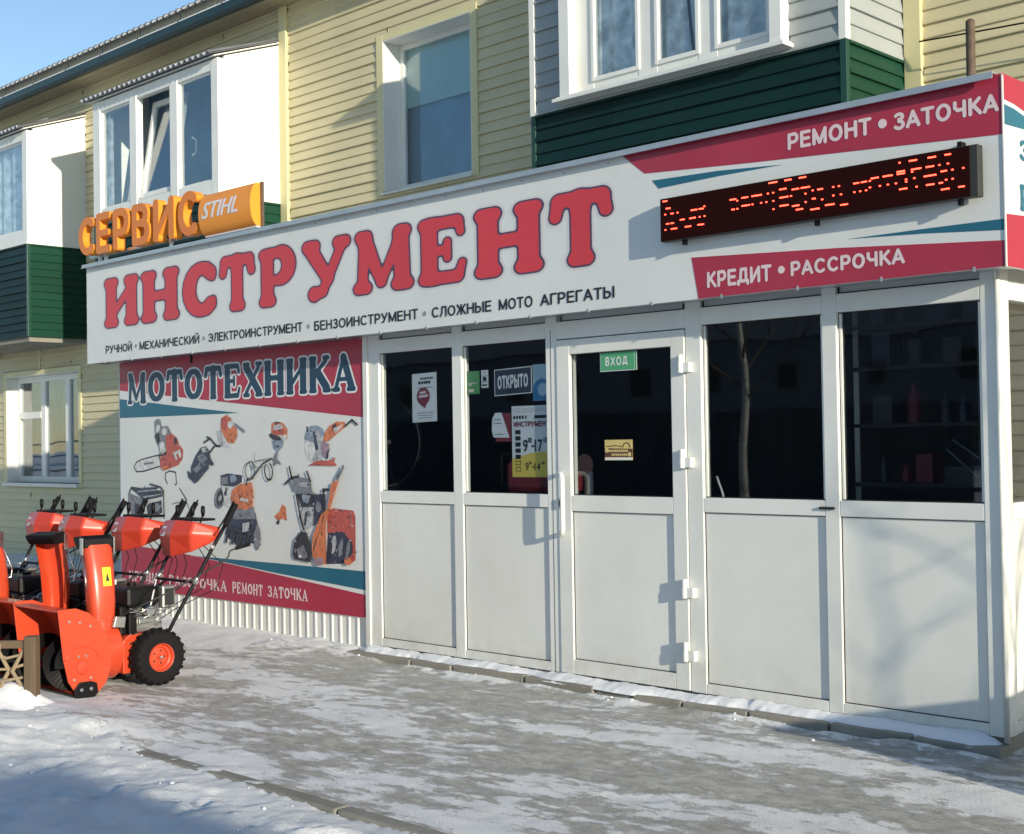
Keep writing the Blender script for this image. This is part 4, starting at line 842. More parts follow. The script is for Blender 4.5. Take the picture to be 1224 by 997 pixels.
        while x < x1-.02:
            q = .034*(.7+.5*rnd.random())
            sn.add([(x-q, YF-.122, ZT+.038), (x+q, YF-.122, ZT+.038), (x, YF-.122, ZT+.008), (x-q, YF+.3, ZT+.034+.47*rise), (x+q, YF+.3, ZT+.034+.47*rise), (x, YF+.3, ZT+.006+.47*rise)], [(0, 1, 2), (0, 1, 4, 3), (3, 4, 5), (0, 2, 5, 3), (1, 2, 5, 4)]); x += .112
        tag(sn.build('roof_snow', M['snow_dust'], bal), kind='stuff')
    else:
        wx0, wx1, wz0 = -4.43, -2.34, 4.32
        hole = [(wx0, wx1, wz0, 5.68)]
        wall_holes(MB(), x0+.02, x1-.02, ZD-.03, ZT, YF+.02, YF+.06, [(wx0+.06, wx1-.06, wz0, 5.62)]).build('front_wall', M['siding_g'], bal)
        siding(bal, x0+.055, x1-.055, ZD-.03, ZT, front_place(YF+.02), .232, M['siding_g'], hole, zbase=ZD-.03)
        trapz(x1-.02, YF+.06, ZD-.03, WY, ZD-.03, ZT, ROOF_B, .04).build('side_wall', M['siding_g'], bal)
        trapz(x0+.04, YF+.06, ZD-.03, WY, ZD-.03, ZT, ROOF_B, .04).build('side_wall', M['siding_g'], bal)
        siding(bal, YF+.055, WY-.03, ZD-.03, ZT, side_place(x1-.02), .232, M['siding_g'], zbase=ZD-.03)
        for xa, xb in ((x1-.055, x1+.005), (x0-.005, x0+.055)): MB().box(xa, xb, YF-.005, YF+.055, ZD-.03, ZT).build('corner_trim', M['white_panel'], bal, bevel=.004)
        sur = MB().box(wx0, wx0+.11, YF-.095, YF+.06, wz0, 5.68).box(wx1-.10, wx1, YF-.095, YF+.06, wz0, 5.68).box(wx0+.11, wx1-.10, YF-.094, YF+.06, 5.58, 5.68)
        sur.build('window_surround', M['pvc'], bal, bevel=.005)
        MB().box(wx0-.05, wx1+.04, YF-.135, YF+.02, wz0-.045, wz0-.015).box(wx0-.03, wx1+.02, YF-.110, YF+.03, wz0-.015, wz0).build('sill', M['pvc'], bal, bevel=.004)
        ops = [(-4.14, -3.69), (-3.50, -3.12), (-2.945, -2.50)]
        fr = MB(); ylo, yhi = YF+.0, YF+.055; ed = [wx0+.11]+[q for o_ in ops for q in o_]+[wx1-.10]
        for i in range(0, len(ed), 2): fr.box(ed[i], ed[i+1], ylo, yhi, wz0, 5.58)
        for a, c in ops: fr.box(a, c, ylo+.003, yhi, wz0, wz0+.11); fr.box(a, c, ylo+.003, yhi, 5.5, 5.58)
        fr.build('window_frame', M['pvc'], bal, bevel=.005)
        for a, c in ops:
            window_bars(MB(), a-.02, c+.02, wz0+.085, 5.52, YF-.014, YF+.02, .035).build('sash', M['pvc'], bal, bevel=.004)
            MB().box(a+.014, c-.014, YF+.012, YF+.017, wz0+.12, 5.49).build('pane', M['glass'], bal)
        curtain(bal, wx0+.1, wx1-.1, wz0, 5.6, YF+.12, M['curtain'], .025, .16)
        MB().tube([(-3.27, YF+.06, 5.5), (-3.24, YF+.06, 4.8), (-3.20, YF+.06, 4.40)], .012, 6).build('cable', M['black'], bal)
        room(bal, x0+.05, x1-.05, ZB+.06, ZT, YF+.08, WY-.02, M['room'])
        # sloping roof with an overhang at its front corners
        MB().add([(x0-.12, YF-.16, ZT+.0), (x1+.1, YF-.16, ZT), (x1+.1, WY, ROOF_B+.02), (x0-.12, WY, ROOF_B+.02), (x0-.12, YF-.16, ZT+.06), (x1+.1, YF-.16, ZT+.06), (x1+.1, WY, ROOF_B+.08), (x0-.12, WY, ROOF_B+.08)], [(0,1,2,3),(4,5,6,7),(0,1,5,4),(1,2,6,5),(2,3,7,6),(3,0,4,7)]).build('roof_sheet', M['roof'], bal)
    return bal
balcony('grey', -4.84, -1.89)
balcony('white', -12.19, -9.47, tilt=True)
balcony('white', -16.95, -13.95)

# eaves: soffit boards, fascia, gutter, corrugated roof
for k in range(3):
    ya = 2.518+k*.094; MB().box(-34, 9, ya, ya+.086, 6.462, 6.474).build('soffit_board', M['soffit'], house, bevel=.003)
for xj in (-14.3, -9.9, -5.2): MB().box(xj, xj+.03, 2.52, 2.775, 6.456, 6.462).build('soffit_joint', M['soffit'], house)
MB().box(-34, 9, 2.492, 2.515, 6.455, 6.74).build('fascia', M['fascia'], house)
gp = [(2.03, 6.44), (2.035, 6.36), (2.06, 6.325), (2.11, 6.325), (2.128, 6.36), (2.128, 6.44), (2.12, 6.44), (2.12, 6.365), (2.105, 6.337), (2.063, 6.337), (2.043, 6.365), (2.04, 6.44)]
gp = [(a+.36, b_+.125) for a, b_ in gp]
gut = MB().prism(gp, lambda u, v, w: (w, u, v), -34, 9).build('gutter', M['gutter'], house)
tag(MB().box(-34, 9, 2.388, 2.404, 6.566, 6.577).build('gutter_rim_frost', M['snow_dust'], house), kind='stuff')  # rim highlight and ice put in as a thin white strip
bx = -22.0
while bx < 4:
    MB().box(bx, bx+.016, 2.384, 2.39, 6.525, 6.580).box(bx, bx+.016, 2.384, 2.48, 6.580, 6.586).box(bx+.002, bx+.014, 2.42, 2.426, 6.586, 6.71).build('gutter_bracket', M['gutter'], house); bx += .92
corrugated(-34, 9, 2.42, 6.732, 9.5, 9.3, .14, .022, .014).build('roof', M['roof'], house, smooth=True)
sn = MB(); x = -22
while x < -5:
    q = .04*(.6+.6*rnd.random()); x += .14
    sn.add([(x+.07-q, 2.417, 6.732), (x+.07+q, 2.417, 6.732), (x+.07, 2.417, 6.703), (x+.07-q, 2.86, 6.89), (x+.07+q, 2.86, 6.89), (x+.07, 2.86, 6.86)], [(0, 1, 2), (0, 1, 4, 3), (3, 4, 5), (0, 2, 5, 3), (1, 2, 5, 4)])
tag(sn.build('roof_snow', M['snow_dust'], house), kind='stuff')

# ------------------------------------------------------------------ shop porch
PX = -4.64
shop = thing('shop_porch', 'white plastic framed glazed shop porch projecting from the house', 'shop front', (-3, 0, 0))
TOPZ = 2.32
def bar(name, x0, x1, z0, z1, y0=0.0, y1=.07, m='pvc', parent=None, bev=.004):
    return MB().box(x0, x1, y0, y1, z0, z1).build(name, M[m], parent or shop, bevel=bev)
for a, c in ((PX, -4.525), (-3.765, -3.674), (-2.908, -2.818), (-1.826, -1.72), (-.944, -.858), (-.084, 0)):
    bar('post', a, c, .12, 3.02)
bays = [(-4.525, -3.765), (-3.674, -2.908), (-1.72, -.944), (-.858, -.084)]
def gasket_rect(x0, x1, z0, z1, y, t=.006, parent=None):
    mb = MB(); mb.box(x0, x1, y, y+.004, z1-t, z1).box(x0, x0+t, y, y+.004, z0, z1-t).box(x1-t, x1, y, y+.004, z0, z1-t).box(x0+t, x1-t, y, y+.004, z0, z0+t)
    return mb.build('gasket', M['gasket'], parent or shop)
for a, c in bays:
    bar('rail', a, c, .12, .177, .001, .069); bar('rail', a, c, 1.135, 1.217, .001, .069); bar('rail', a, c, 2.189, 2.285, .001, .069)
    MB().box(a, c, .0165, .05, .177, 1.135).build('panel', M['pvc_panel'], shop)
    gasket_rect(a, c, .177, 1.135, .0125, .0045)
    MB().box(a, c, .030, .036, 1.217, 2.189).build('pane', M['glass_shop'], shop)
    gasket_rect(a, c, 1.217, 2.189, .025)
    for s in (0, 1):                                  # glazing bead, lit on its inner edge
        xa = a+.0065 if s == 0 else c-.0185
        MB().box(xa, xa+.012, .021, .030, 1.224, 2.182).build('bead', M['pvc'], shop)
    MB().box(a, c, .03, .05, 2.285, 3.02).build('transom_panel', M['pvc_panel'], shop); gasket_rect(a, c, 2.285, 3.02, .024, .008)
    MB().box(a, c, .05, .068, .177, 1.13).build('panel_back', M['shop_dark'], shop)
MB().box(-2.818, -1.826, .0, .069, 2.176, 2.285).build('rail', M['pvc'], shop, bevel=.004)
MB().box(-2.818, -1.826, .03, .05, 2.285, 3.02).build('transom_panel', M['pvc_panel'], shop); gasket_rect(-2.80, -1.85, 2.285, 3.02, .024, .008)
MB().box(-2.867, -2.864, -.0015, .002, .12, 2.24).build('frame_joint', M['gasket'], shop)
# door
door = group_part('door', shop); dl, dr, db, dt = -2.8125, -1.8305, .125, 2.170
dy0, dy1 = -.008, .058
d = MB().box(dl, -2.706, dy0, dy1, db, dt).box(-1.928, dr, dy0, dy1, db, dt).box(-2.706, -1.928, dy0+.0008, dy1, db, .214).box(-2.706, -1.928, dy0+.0008, dy1, 1.118, 1.215).box(-2.706, -1.928, dy0+.0008, dy1, 2.079, dt)
d.build('leaf_frame', M['pvc'], door, bevel=.004)
MB().box(-2.706, -1.928, .010, .04, .214, 1.118).build('panel', M['pvc_panel'], door); gasket_rect(-2.706, -1.928, .214, 1.118, .006, .0045, door)
MB().box(-2.706, -1.928, .022, .028, 1.215, 2.079).build('pane', M['glass_shop'], door); gasket_rect(-2.706, -1.928, 1.215, 2.079, .016, .006, door)
MB().box(-2.706, -1.928, .042, .056, .214, 1.118).build('panel_back', M['shop_dark'], door)
gap = MB().box(-2.818, -2.8125, .02, .03, .12, 2.176).box(-1.8305, -1.826, .02, .03, .12, 2.176).box(-2.8125, -1.8305, .02, .03, 2.170, 2.176); gap.build('gasket', M['gasket'], door)
for z0, z1 in ((1.922, 2.026), (1.383, 1.490), (.649, .757), (.293, .403)):
    zc = z0+(z1-z0)*.56
    MB().lathe([(0, z0), (.016, z0), (.018, z0+.003), (.018, zc-.002), (.013, zc), (.015, zc+.002), (.015, z1-.003), (.013, z1), (0, z1)], (-1.838, -.033, 0), 'Z', 14).box(-1.822, -1.778, -.036, -.001, z0+.004, zc).box(-1.862, -1.838, -.030, -.009, zc+.002, z1-.004).build('hinge', M['pvc'], door, bevel=.003, smooth=R(40))
hx = -2.705
MB().tube([(hx-.085, -.008, 1.345), (hx-.07, -.05, 1.345), (hx-.015, -.082, 1.342), (hx, -.09, 1.322), (hx, -.09, 1.02), (hx-.01, -.085, .992), (hx-.06, -.055, .978), (hx-.085, -.008, .975)], .0155, 12).build('handle', M['pvc'], door, smooth=True)
MB().box(-2.806, -2.778, -.022, -.008, 1.135, 1.195).build('lock_cylinder', M['cast'], door, bevel=.003)
MB().box(-2.796, -2.788, -.0235, -.0215, 1.15, 1.18).build('keyhole', M['black'], door)
# small dark latch on the middle rail of the right pair of bays
MB().box(-.975, -.885, -.014, .0, 1.170, 1.184).build('latch', M['dark_metal'], shop, bevel=.003)
# right hand side of the porch
for a, c in ((.004, .105), (1.33, 1.43), (2.70, 2.80)): MB().box(-.07, .012, a, c, .12, 3.02).build('side_post', M['pvc'], shop, bevel=.006)
MB().tube([(.004, -.004, .10), (.004, -.004, 3.0)], .013, 10).build('corner_bead', M['pvc'], shop, smooth=True)
for a, c in ((.105, 1.33), (1.43, 2.70)):
    for z0, z1 in ((.12, .177), (1.135, 1.217), (2.189, 2.285)): MB().box(-.069, .004, a, c, z0, z1).build('side_rail', M['pvc'], shop, bevel=.004)
    MB().box(-.05, -.014, a, c, .177, 1.135).build('side_panel', M['pvc_panel'], shop)
    MB().box(-.036, -.030, a, c, 1.217, 2.189).build('side_pane', M['glass_shop'], shop)
    MB().box(-.05, -.03, a, c, 2.285, 3.02).build('side_panel', M['pvc_panel'], shop)
# dark panel added behind the side glass to block sun, room lining, roof
room_ = MB()
room_.add([(-8.15,.075,.14),(-.10,.075,.14),(-.10,2.78,.14),(-8.15,2.78,.14)], [(0,1,2,3)]).build('shop_floor', M['shop_floor'], shop)
MB().box(-8.15, -.10, 2.72, 2.78, .14, 2.9).box(-.16, -.10, .12, 2.72, .14, 2.9).box(-8.15, -8.1, .12, 2.72, .14, 2.9).box(-8.1, -.16, .12, 2.72, 2.62, 2.66).build('room_lining', M['shop_dark'], shop)
MB().box(-8.2, .1, .0715, WY-.02, 3.02, 3.10).build('porch_roof', M['roof'], shop)
MB().box(-8.2, .0, .02, WY, -.1, .118).build('base', M['kerb'], shop)
# blind wall behind the banner, with its corrugated skirting
MB().box(-8.2, PX-.0, .03, .10, .118, 3.02).build('blind_wall', M['white_metal'], shop)
MB().box(-8.2, -8.1, .10, WY, .118, 3.02).build('blind_wall', M['white_metal'], shop)
pts = []; x = -8.2
while x < PX-.06:
    pts += [(x, .018), (x+.070, .018), (x+.078, .010), (x+.092, .010)]; x += .100
cv = []
for x, y in pts: cv += [(x, y, -.05), (x, y, .33)]
MB().add(cv, [(2*i, 2*i+2, 2*i+3, 2*i+1) for i in range(len(pts)-1)]).build('corrugated_skirting', M['white_metal'], shop)
MB().box(-4.692, PX-.001, -.012, .03, .0, 2.4).build('corner_trim', M['pvc'], shop, bevel=.004)

# kerb under the glazing, block by block
kt = thing('threshold_kerb', 'low row of grey concrete kerb blocks along the foot of the shop glazing', 'kerb', (-2.4, -.1, .04))
kx = [-4.76, -4.08, -3.68, -3.02, -2.45, -2.16, -1.80, -1.36, -.88, -.42, .03]
for a, c in zip(kx, kx[1:]):
    j = rnd.uniform(-.012, .012); t = rnd.uniform(-.006, .006)
    MB().box(a+.006, c-.006, -.128+j, .018, -.06, .090+t).build('kerb_block', M['kerb'], kt, bevel=.010)
sn = MB(); nn = 420; rows = 9; vv = []
for i in range(nn+1):
    x = -4.75+4.74*i/nn
    e = -.165+.13*float(fbm(np.array(x*3.6), np.array(2.2), 51)); hh = .008+.040*float(fbm(np.array(x*3.3), np.array(7.7), 52))
    if x > -1.4: hh += .010
    tp = min(1, (x+4.75)/.12, max(0, -.01-x)/.10); hh *= tp; e = e*(.35+.65*tp)
    for k in range(rows):
        t = k/(rows-1); y = .0+(e-.0)*t; bulge = hh*(1-t**2.2)+.016*(float(fbm(np.array(x*19), np.array(t*6), 53))-.4)*(1-t)
        vv.append((x, y-.002, .088+bulge if k < rows-1 else .080))
sn.add(vv, [(i*rows+k, (i+1)*rows+k, (i+1)*rows+k+1, i*rows+k+1) for i in range(nn) for k in range(rows-1)])
tag(sn.build('snow_on_kerb', M['snow_dust'], kt, smooth=True), kind='stuff')
# flush kerb along the street side of the walkway
fk = thing('walkway_edging', 'line of half buried concrete edging between walkway and loose snow', 'kerb', (-2, -2.56, 0))
x = -3.75
while x < 1.6:
    L = 1.0; j = rnd.uniform(-.01, .01); za = .010+rnd.uniform(-.004, .004)
    MB().add([(x+.005, -2.60+j, -.1), (x+L-.005, -2.60+j, -.1), (x+L-.005, -2.515+j, -.1), (x+.005, -2.515+j, -.1), (x+.005, -2.60+j, za), (x+L-.005, -2.60+j, za), (x+L-.005, -2.515+j, za), (x+.005, -2.515+j, za)], [(0,3,2,1),(4,5,6,7),(0,1,5,4),(1,2,6,5),(2,3,7,6),(3,0,4,7)]).build('edging_block', M['kerb'], fk, bevel=.012); x += L
# ------------------------------------------------------------------ fascia sign
SY = -.22; SX0, SX1, SZ0, SZ1 = -8.30, .148, 2.306, 3.185
F = FRONT(SY)
sign = thing('fascia_sign', 'long white shop sign with big red rounded letters and crimson stripes over the windows', 'sign', (-4, SY, SZ0))
MB().box(SX0, SX1-.002, SY, SY+.02, SZ0, SZ1).build('face', M['sign_white'], sign)
MB().box(SX0, SX0+.02, SY+.02, .0, SZ0+.002, SZ1).box(SX0+.02, SX1-.02, SY+.021, -.002, SZ0+.012, SZ0+.022).build('soffit', M['flashing'], sign)
MB().box(SX1-.02, SX1, SY-.001, WY-.06, SZ0, SZ1).build('side_face', M['sign_white'], sign)
fl = MB().box(SX0-.02, SX1-.03, SY-.035, SY+.06, SZ1, SZ1+.008).box(SX0-.02, SX1-.03, SY-.035, SY-.030, SZ1-.020, SZ1).box(SX0-.02, SX1-.03, SY-.046, SY-.035, SZ1-.026, SZ1-.020)
fl.build('flashing', M['flashing'], sign)
MB().box(SX1-.002, SX1+.004, SY-.006, SY+.004, SZ0-.002, SZ1-.01).build('corner_trim', M['pvc'], sign)
MB().box(SX0+.1, SX1, SY+.06, WY-.1, SZ1-.04, SZ1-.01).build('cover_sheet', M['flashing'], sign)
for k in range(24):                      # screw heads along the flashing and the lower edge
    x = SX0+.25+k*.345
    MB().lathe([(0, -.003), (.004, -.002), (.004, 0)], (x, SY-.001, SZ1-.045+.004*math.sin(k*3)), 'Y', 8).build('screw', M['dark_metal'], sign)
for k in range(18):
    x = SX0+.3+k*.47
    MB().box(x, x+.012, SY-.005, SY+.001, SZ0-.010, SZ0+.012).build('clip', M['flashing'], sign)
def shape(name, pts, m, parent, fn, w): 
    return MB().prism(pts, fn, w-.0012, w).build(name, M[m], parent)
e2 = SX1-.003
shape('red_stripe', [(-2.10, SZ1-.001), (-2.056, 3.149), (-1.921, 3.042), (-1.2, 2.990), (e2, 2.906), (e2, SZ1-.001)], 'print_red', sign, F, .0015)
shape('teal_stripe', [(-1.869, 2.995), (-1.824, 2.944), (-1.42, 2.952), (-1.02, 2.951), (-1.42, 2.981)], 'print_teal', sign, F, .0015)
shape('teal_stripe', [(e2, 2.522), (e2, 2.471), (-.25, 2.502), (-.649, 2.523), (-.25, 2.524)], 'print_teal', sign, F, .0015)
shape('red_stripe', [(-1.607, 2.535), (-.7, 2.485), (e2, 2.424), (e2, SZ0+.001), (-1.565, SZ0+.001)], 'print_red', sign, F, .0015)
big = [('И', -7.984, -7.402), ('Н', -7.363, -6.763), ('С', -6.713, -6.199), ('Т', -6.191, -5.683), ('Р', -5.655, -5.162), ('У', -5.115, -4.532), ('М', -4.53, -3.867), ('Е', -3.845, -3.344), ('Н', -3.304, -2.702), ('Т', -2.666, -2.145)]
for k, (ch, a, c) in enumerate(big):
    zb = 2.602-.003*k; zt = 3.030-.002*k
    if ch in 'СУ': zb -= .012
    mb = MB(); wd = GW[ch]
    for off, w, mi in ((.050, .0010, 2), (.022, .0020, 1), (-.004, .0030, 0)):
        loops_mesh(mb, scaled(glyph_loops(ch, off), a+.010, c-.010, zb, zt, wd), F, w, None, mi)
    mb.build('letter', [M['print_letter'], M['print_outline'], M['print_halo']], sign)
for body, a, c, z0, z1, m, b_ in (('РУЧНОЙ', -7.966, -7.521, 2.378, 2.470, 'print_black', .010), ('МЕХАНИЧЕСКИЙ', -7.394, -6.475, 2.377, 2.468, 'print_black', .010), ('ЭЛЕКТРОИНСТРУМЕНТ', -6.343, -5.11, 2.376, 2.446, 'print_black', .010), ('БЕНЗОИНСТРУМЕНТ', -4.97, -3.847, 2.370, 2.440, 'print_black', .010), ('СЛОЖНЫЕ', -3.71, -3.155, 2.366, 2.434, 'print_black', .010), ('МОТО', -3.09, -2.80, 2.365, 2.434, 'print_black', .010), ('АГРЕГАТЫ', -2.735, -2.154, 2.364, 2.434, 'print_black', .010),
        ('РЕМОНТ', -.984, -.512, 3.018, 3.104, 'print_pink', .018), ('ЗАТОЧКА', -.391, .128, 3.014, 3.098, 'print_pink', .018), ('КРЕДИТ', -1.505, -1.10, 2.358, 2.446, 'print_pink', .018), ('РАССРОЧКА', -.981, -.35, 2.371, 2.446, 'print_pink', .018)):
    sans_text(MB(), body, a, c, z0, z0+.070 if m == 'print_black' else z1, F, .0032, .078 if m == 'print_black' else .098).build('lettering', M[m], sign)
def disc(x, z, r, m, parent, fn, w, n=14, name='bullet'): return shape(name, [(x+r*math.cos(2*math.pi*i/n), z+r*math.sin(2*math.pi*i/n)) for i in range(n)], m, parent, fn, w)
for x, z, r, m in ((-7.455, 2.416, .016, 'print_grey'), (-6.41, 2.413, .016, 'print_grey'), (-5.04, 2.408, .016, 'print_grey'), (-3.78, 2.402, .016, 'print_grey'), (-.450, 3.060, .023, 'print_pink'), (-1.038, 2.410, .020, 'print_pink')):
    disc(x, z, r, m, sign, F, .0032)
S_ = SIDE(SX1)
ye = WY-.07
shape('red_stripe', [(SY, SZ1-.001), (SY, 3.068), (-.1, 3.062), (.01, 3.046), (.3, 2.99), (ye, 2.90), (ye, SZ1-.001)], 'print_red', sign, S_, .0015)
shape('teal_stripe', [(SY, 3.046), (-.1, 3.040), (.01, 3.024), (.3, 2.962), (.01, 2.962), (-.1, 2.957), (SY, 2.953)], 'print_teal', sign, S_, .0015)
shape('red_stripe', [(SY, 2.545), (.02, 2.558), (ye, 2.60), (ye, SZ0+.001), (SY, SZ0+.001)], 'print_red', sign, S_, .0015)
for ch, a, c, z0, z1 in (('З', -.058, .06, 2.812, 2.908), ('Р', -.062, .05, 2.575, 2.700)):
    loops_mesh(MB(), scaled(glyph_loops(ch, 0), a, c, z0, z1, GW[ch]), S_, .002).build('letter', M['print_teal'], sign)

# LED ticker
led = thing('led_ticker', 'black moving text display with glowing red diodes mounted on the sign', 'display', (-.85, -.27, 2.75))
LX0, LX1, LZ0, LZ1 = -1.757, .060, 2.628, 2.866
MB().box(LX0, LX1, -.296, SY-.022, LZ0, LZ1).build('case', M['led_side'], led, bevel=.004)
MB().box(LX0+.004, LX1-.038, -.3005, -.2962, LZ0+.004, LZ1-.004).build('face', M['led_face'], led)
mb = MB(); dm = MB(); pz = .0062
dots = set()
for a, c, z in LED_DASHES:
    z = z+.0
    for i in range(max(1, int(round((c-a)/.0105)))): dots.add((round((a+i*.0105)/.0105), round(z/.0105)))
for i, j in dots:
    x, z = i*.0105, j*.0105
    if LX0+.01 < x < LX1-.045 and LZ0+.01 < z < LZ1-.01: mb.box(x, x+.0086, -.3055, -.3012, z, z+.0062)
tag(mb.build('lit_diodes', M['led_on'], led), kind='stuff')
for a, c, z0, z1 in ((LX0+.01, LX1-.045, LZ0+.015, LZ1-.012),):
    MB().box(a, c, -.3008, -.3004, z0, z1).build('diode_module', M['led_dim'], led)
for x in (-1.62, -.80, -.045): MB().box(x, x+.02, -.285, -.262, LZ0-.028, LZ0).build('bracket', M['black'], led)
MB().box(-.05, -.03, -.27, SY, LZ1, LZ1+.03).build('bracket', M['black'], led)

# orange letters standing on the sign
serv = thing('service_letters', 'orange three dimensional letters standing in a row on top of the white sign', 'sign letters', (-7.7, -.05, 3.2))
def sans(ch, r=.092):
    if ch == 'С': return arc(.40, .5, .29, .39, 52, 308, r, r)
    if ch == 'Е': return [(r, r, r, 1-r, r, r), (r, 1-r, .55, 1-r, r, r), (r, .5, .50, .5, r*.9, r*.9), (r, r, .57, r, r, r)]
    if ch == 'Р': return [(r, r, r, 1-r, r, r), (r, 1-r, .36, 1-r, r, r), (r, .42, .36, .42, r, r)]+arc(.36, .66, .20, .24, 90, -90, r, r, 10)
    if ch == 'В': return [(r, r, r, 1-r, r, r), (r, 1-r, .36, 1-r, r, r), (r, .53, .38, .53, r*.9, r*.9), (r, r, .38, r, r, r)]+arc(.36, .71, .16, .185, 90, -90, r, r, 10)+arc(.38, .315, .2, .21, 90, -90, r, r, 10)
    if ch == 'И': return [(r, r, r, 1-r, r, r), (.62, r, .62, 1-r, r, r), (r, .16, .62, .84, r*.85, r*.85)]
for ch, a, c, z0, z1, wd in (('С', -8.655, -8.36, 3.305, 3.670, .70), ('Е', -8.325, -8.075, 3.302, 3.668, .66), ('Р', -8.025, -7.745, 3.300, 3.666, .66), ('В', -7.695, -7.40, 3.297, 3.662, .68), ('И', -7.345, -7.015, 3.294, 3.660, .715), ('С', -6.96, -6.655, 3.280, 3.665, .70)):
    xs = np.arange(-.05, wd+.08, .02); ys = np.arange(-.06, 1.06, .02); X, Y = np.meshgrid(xs, ys); Fd = None
    for q in sans(ch):
        dd = seg_d(X, Y, *q); Fd = dd if Fd is None else np.minimum(Fd, dd)
    lp = scaled(contour(Fd, xs, ys), a, c, z0, z1, wd)
    mb = MB(); loops_mesh(mb, lp, FRONT(-.06), -.03, .05, 0)
    o = mb.build('letter', M['orange_sign'], serv)
    loops_mesh(MB(), lp, FRONT(-.06), .0515).build('letter_face', M['orange_face'], o)
MB().box(-8.62, -6.66, -.02, .0, 3.300, 3.325).box(-8.62, -6.66, -.02, .0, 3.60, 3.625).build('mounting_rail', M['flashing'], serv)
for x in (-8.41, -8.30, -7.2): MB().box(x, x+.025, -.045, -.02, 3.18, 3.45).build('support_post', M['flashing'], serv)

stl = thing('brand_lightbox', 'short orange half round lightbox with white capitals at the end of the orange letters', 'lightbox', (-6.25, -.05, 3.25))
zc, zh, dp = 3.432, .168, .070
def lens(z): return -.06-dp*math.sqrt(max(0, 1-((z-zc)/zh)**2))
pr = [(lens(zc+zh*math.sin(t)), zc+zh*math.sin(t)) for t in [R(-90+180*i/22) for i in range(23)]]+[(-.02, zc+zh), (-.02, zc-zh)]
MB().prism(pr, lambda u, v, w: (w, u, v), -6.615, -5.885).build('body', M['orange_sign'], stl, smooth=R(50))
def lensmap(u, v, w): return (u, lens(v)-w, v)
v, f = font_tris('STIHL', .03)
# letters subdivided so that they follow the curve, slanted as italics
tm = bpy.data.meshes.new('tmp'); tm.from_pydata([(a, b, 0) for a, b in v], [], f); bmx = bmesh.new(); bmx.from_mesh(tm); bmesh.ops.triangulate(bmx, faces=bmx.faces)
for _ in range(2): bmesh.ops.subdivide_edges(bmx, edges=[e for e in bmx.edges if abs(e.verts[0].co.y-e.verts[1].co.y) > .15], cuts=1)
bmesh.ops.triangulate(bmx, faces=bmx.faces)
bmx.verts.ensure_lookup_table(); bmx.verts.index_update()
lv = [(q.co.x, q.co.y) for q in bmx.verts]; lf = [tuple(q.index for q in fc.verts) for fc in bmx.faces]; bmx.free(); bpy.data.meshes.remove(tm)
mb = MB()
for k, dx in enumerate((-.008, 0, .008, .004, -.004)): mb.add([lensmap(-6.565+.50*a+.05*b+dx, 3.388+.130*b+(.004 if k > 2 else 0), .003+.0002*k) for a, b in lv], lf)
mb.build('lettering', M['label_white'], stl)
MB().box(-6.60, -5.885, -.075, -.02, zc-zh-.012, zc-zh-.002).build('bottom_trim', M['label_white'], stl)
MB().box(-5.884, -5.870, -.035, -.008, zc-zh-.06, zc+zh+.01).build('end_frame', M['rust'], stl)
for x in (-6.45, -6.0): MB().box(x, x+.02, -.05, -.02, 3.18, zc-zh).build('support_post', M['flashing'], stl)

# ------------------------------------------------------------------ banner
ban = thing('advertising_banner', 'printed banner with crimson and teal stripes and pictures of garden machines on the blind wall', 'banner', (-6.4, 0, .3))
BX0, BX1, BZ0, BZ1 = -8.13, -4.70, .305, 2.312
FB = FRONT(0)
MB().box(BX0, BX1, 0, .02, BZ0, BZ1).build('backing', M['sign_white'], ban)
shape('red_stripe', [(BX0+.001, BZ1-.001), (BX0+.001, 2.065), (BX1-.001, 1.742), (BX1-.001, BZ1-.001)], 'print_red', ban, FB, .0015)
shape('teal_stripe', [(BX0+.001, 1.989), (BX0+.001, 1.818), (-6.9, 1.815), (-6.258, 1.814), (-7.2, 1.90)], 'print_teal', ban, FB, .0015)
shape('teal_stripe', [(-6.92, .640), (-5.8, .640), (BX1-.001, .637), (BX1-.001, .502), (-5.8, .565)], 'print_teal', ban, FB, .0015)
shape('red_stripe', [(BX0+.001, .690), (-7.29, .665), (-6, .570), (BX1-.001, .468), (BX1-.001, BZ0+.001), (BX0+.001, BZ0+.001)], 'print_red', ban, FB, .0015)
M['navy_letter'] = mat('navy_letter_print', (.012, .048, .095), .42, var=.1)
word = 'МОТОТЕХНИКА'; tot = sum(GW[c] for c in word)+.03*(len(word)-1); sx = (4.775-8.0)/-tot*1.0; x = -8.0
for ch in word:
    wd = GW[ch]*sx; mb = MB()
    loops_mesh(mb, scaled(glyph_loops(ch, .052, .122, .062, .062, .02), x, x+wd, 1.935, 2.212, GW[ch]), FB, .0024, None, 1)
    loops_mesh(mb, scaled(glyph_loops(ch, .0, .122, .062, .062, .02), x, x+wd, 1.935, 2.212, GW[ch]), FB, .0036, None, 0)
    mb.build('letter', [M['navy_letter'], M['paper']], ban); x += wd+.03*sx
x = -8.0
spec = (('КРЕДИТ', -8.005, -7.42), ('РАССРОЧКА', -7.34, -6.46), ('РЕМОНТ', -6.385, -5.96), ('ЗАТОЧКА', -5.90, -5.385))
for wd_, a, c in spec:
    tw = sum(GW[q] for q in wd_)+.05*(len(wd_)-1); k = (c-a)/tw; x = a; mb = MB()
    for ch in wd_:
        loops_mesh(mb, scaled(glyph_loops(ch, .0, .105, .045, .052, .015, .025), x, x+GW[ch]*k, .372, .462, GW[ch]), FB, .0024); x += (GW[ch]+.05)*k
    mb.build('lettering', M['print_pink'], ban)
MB().box(-6.96, -6.93, -.004, .0, 2.25, 2.33).build('tie_strap', M['black'], ban)
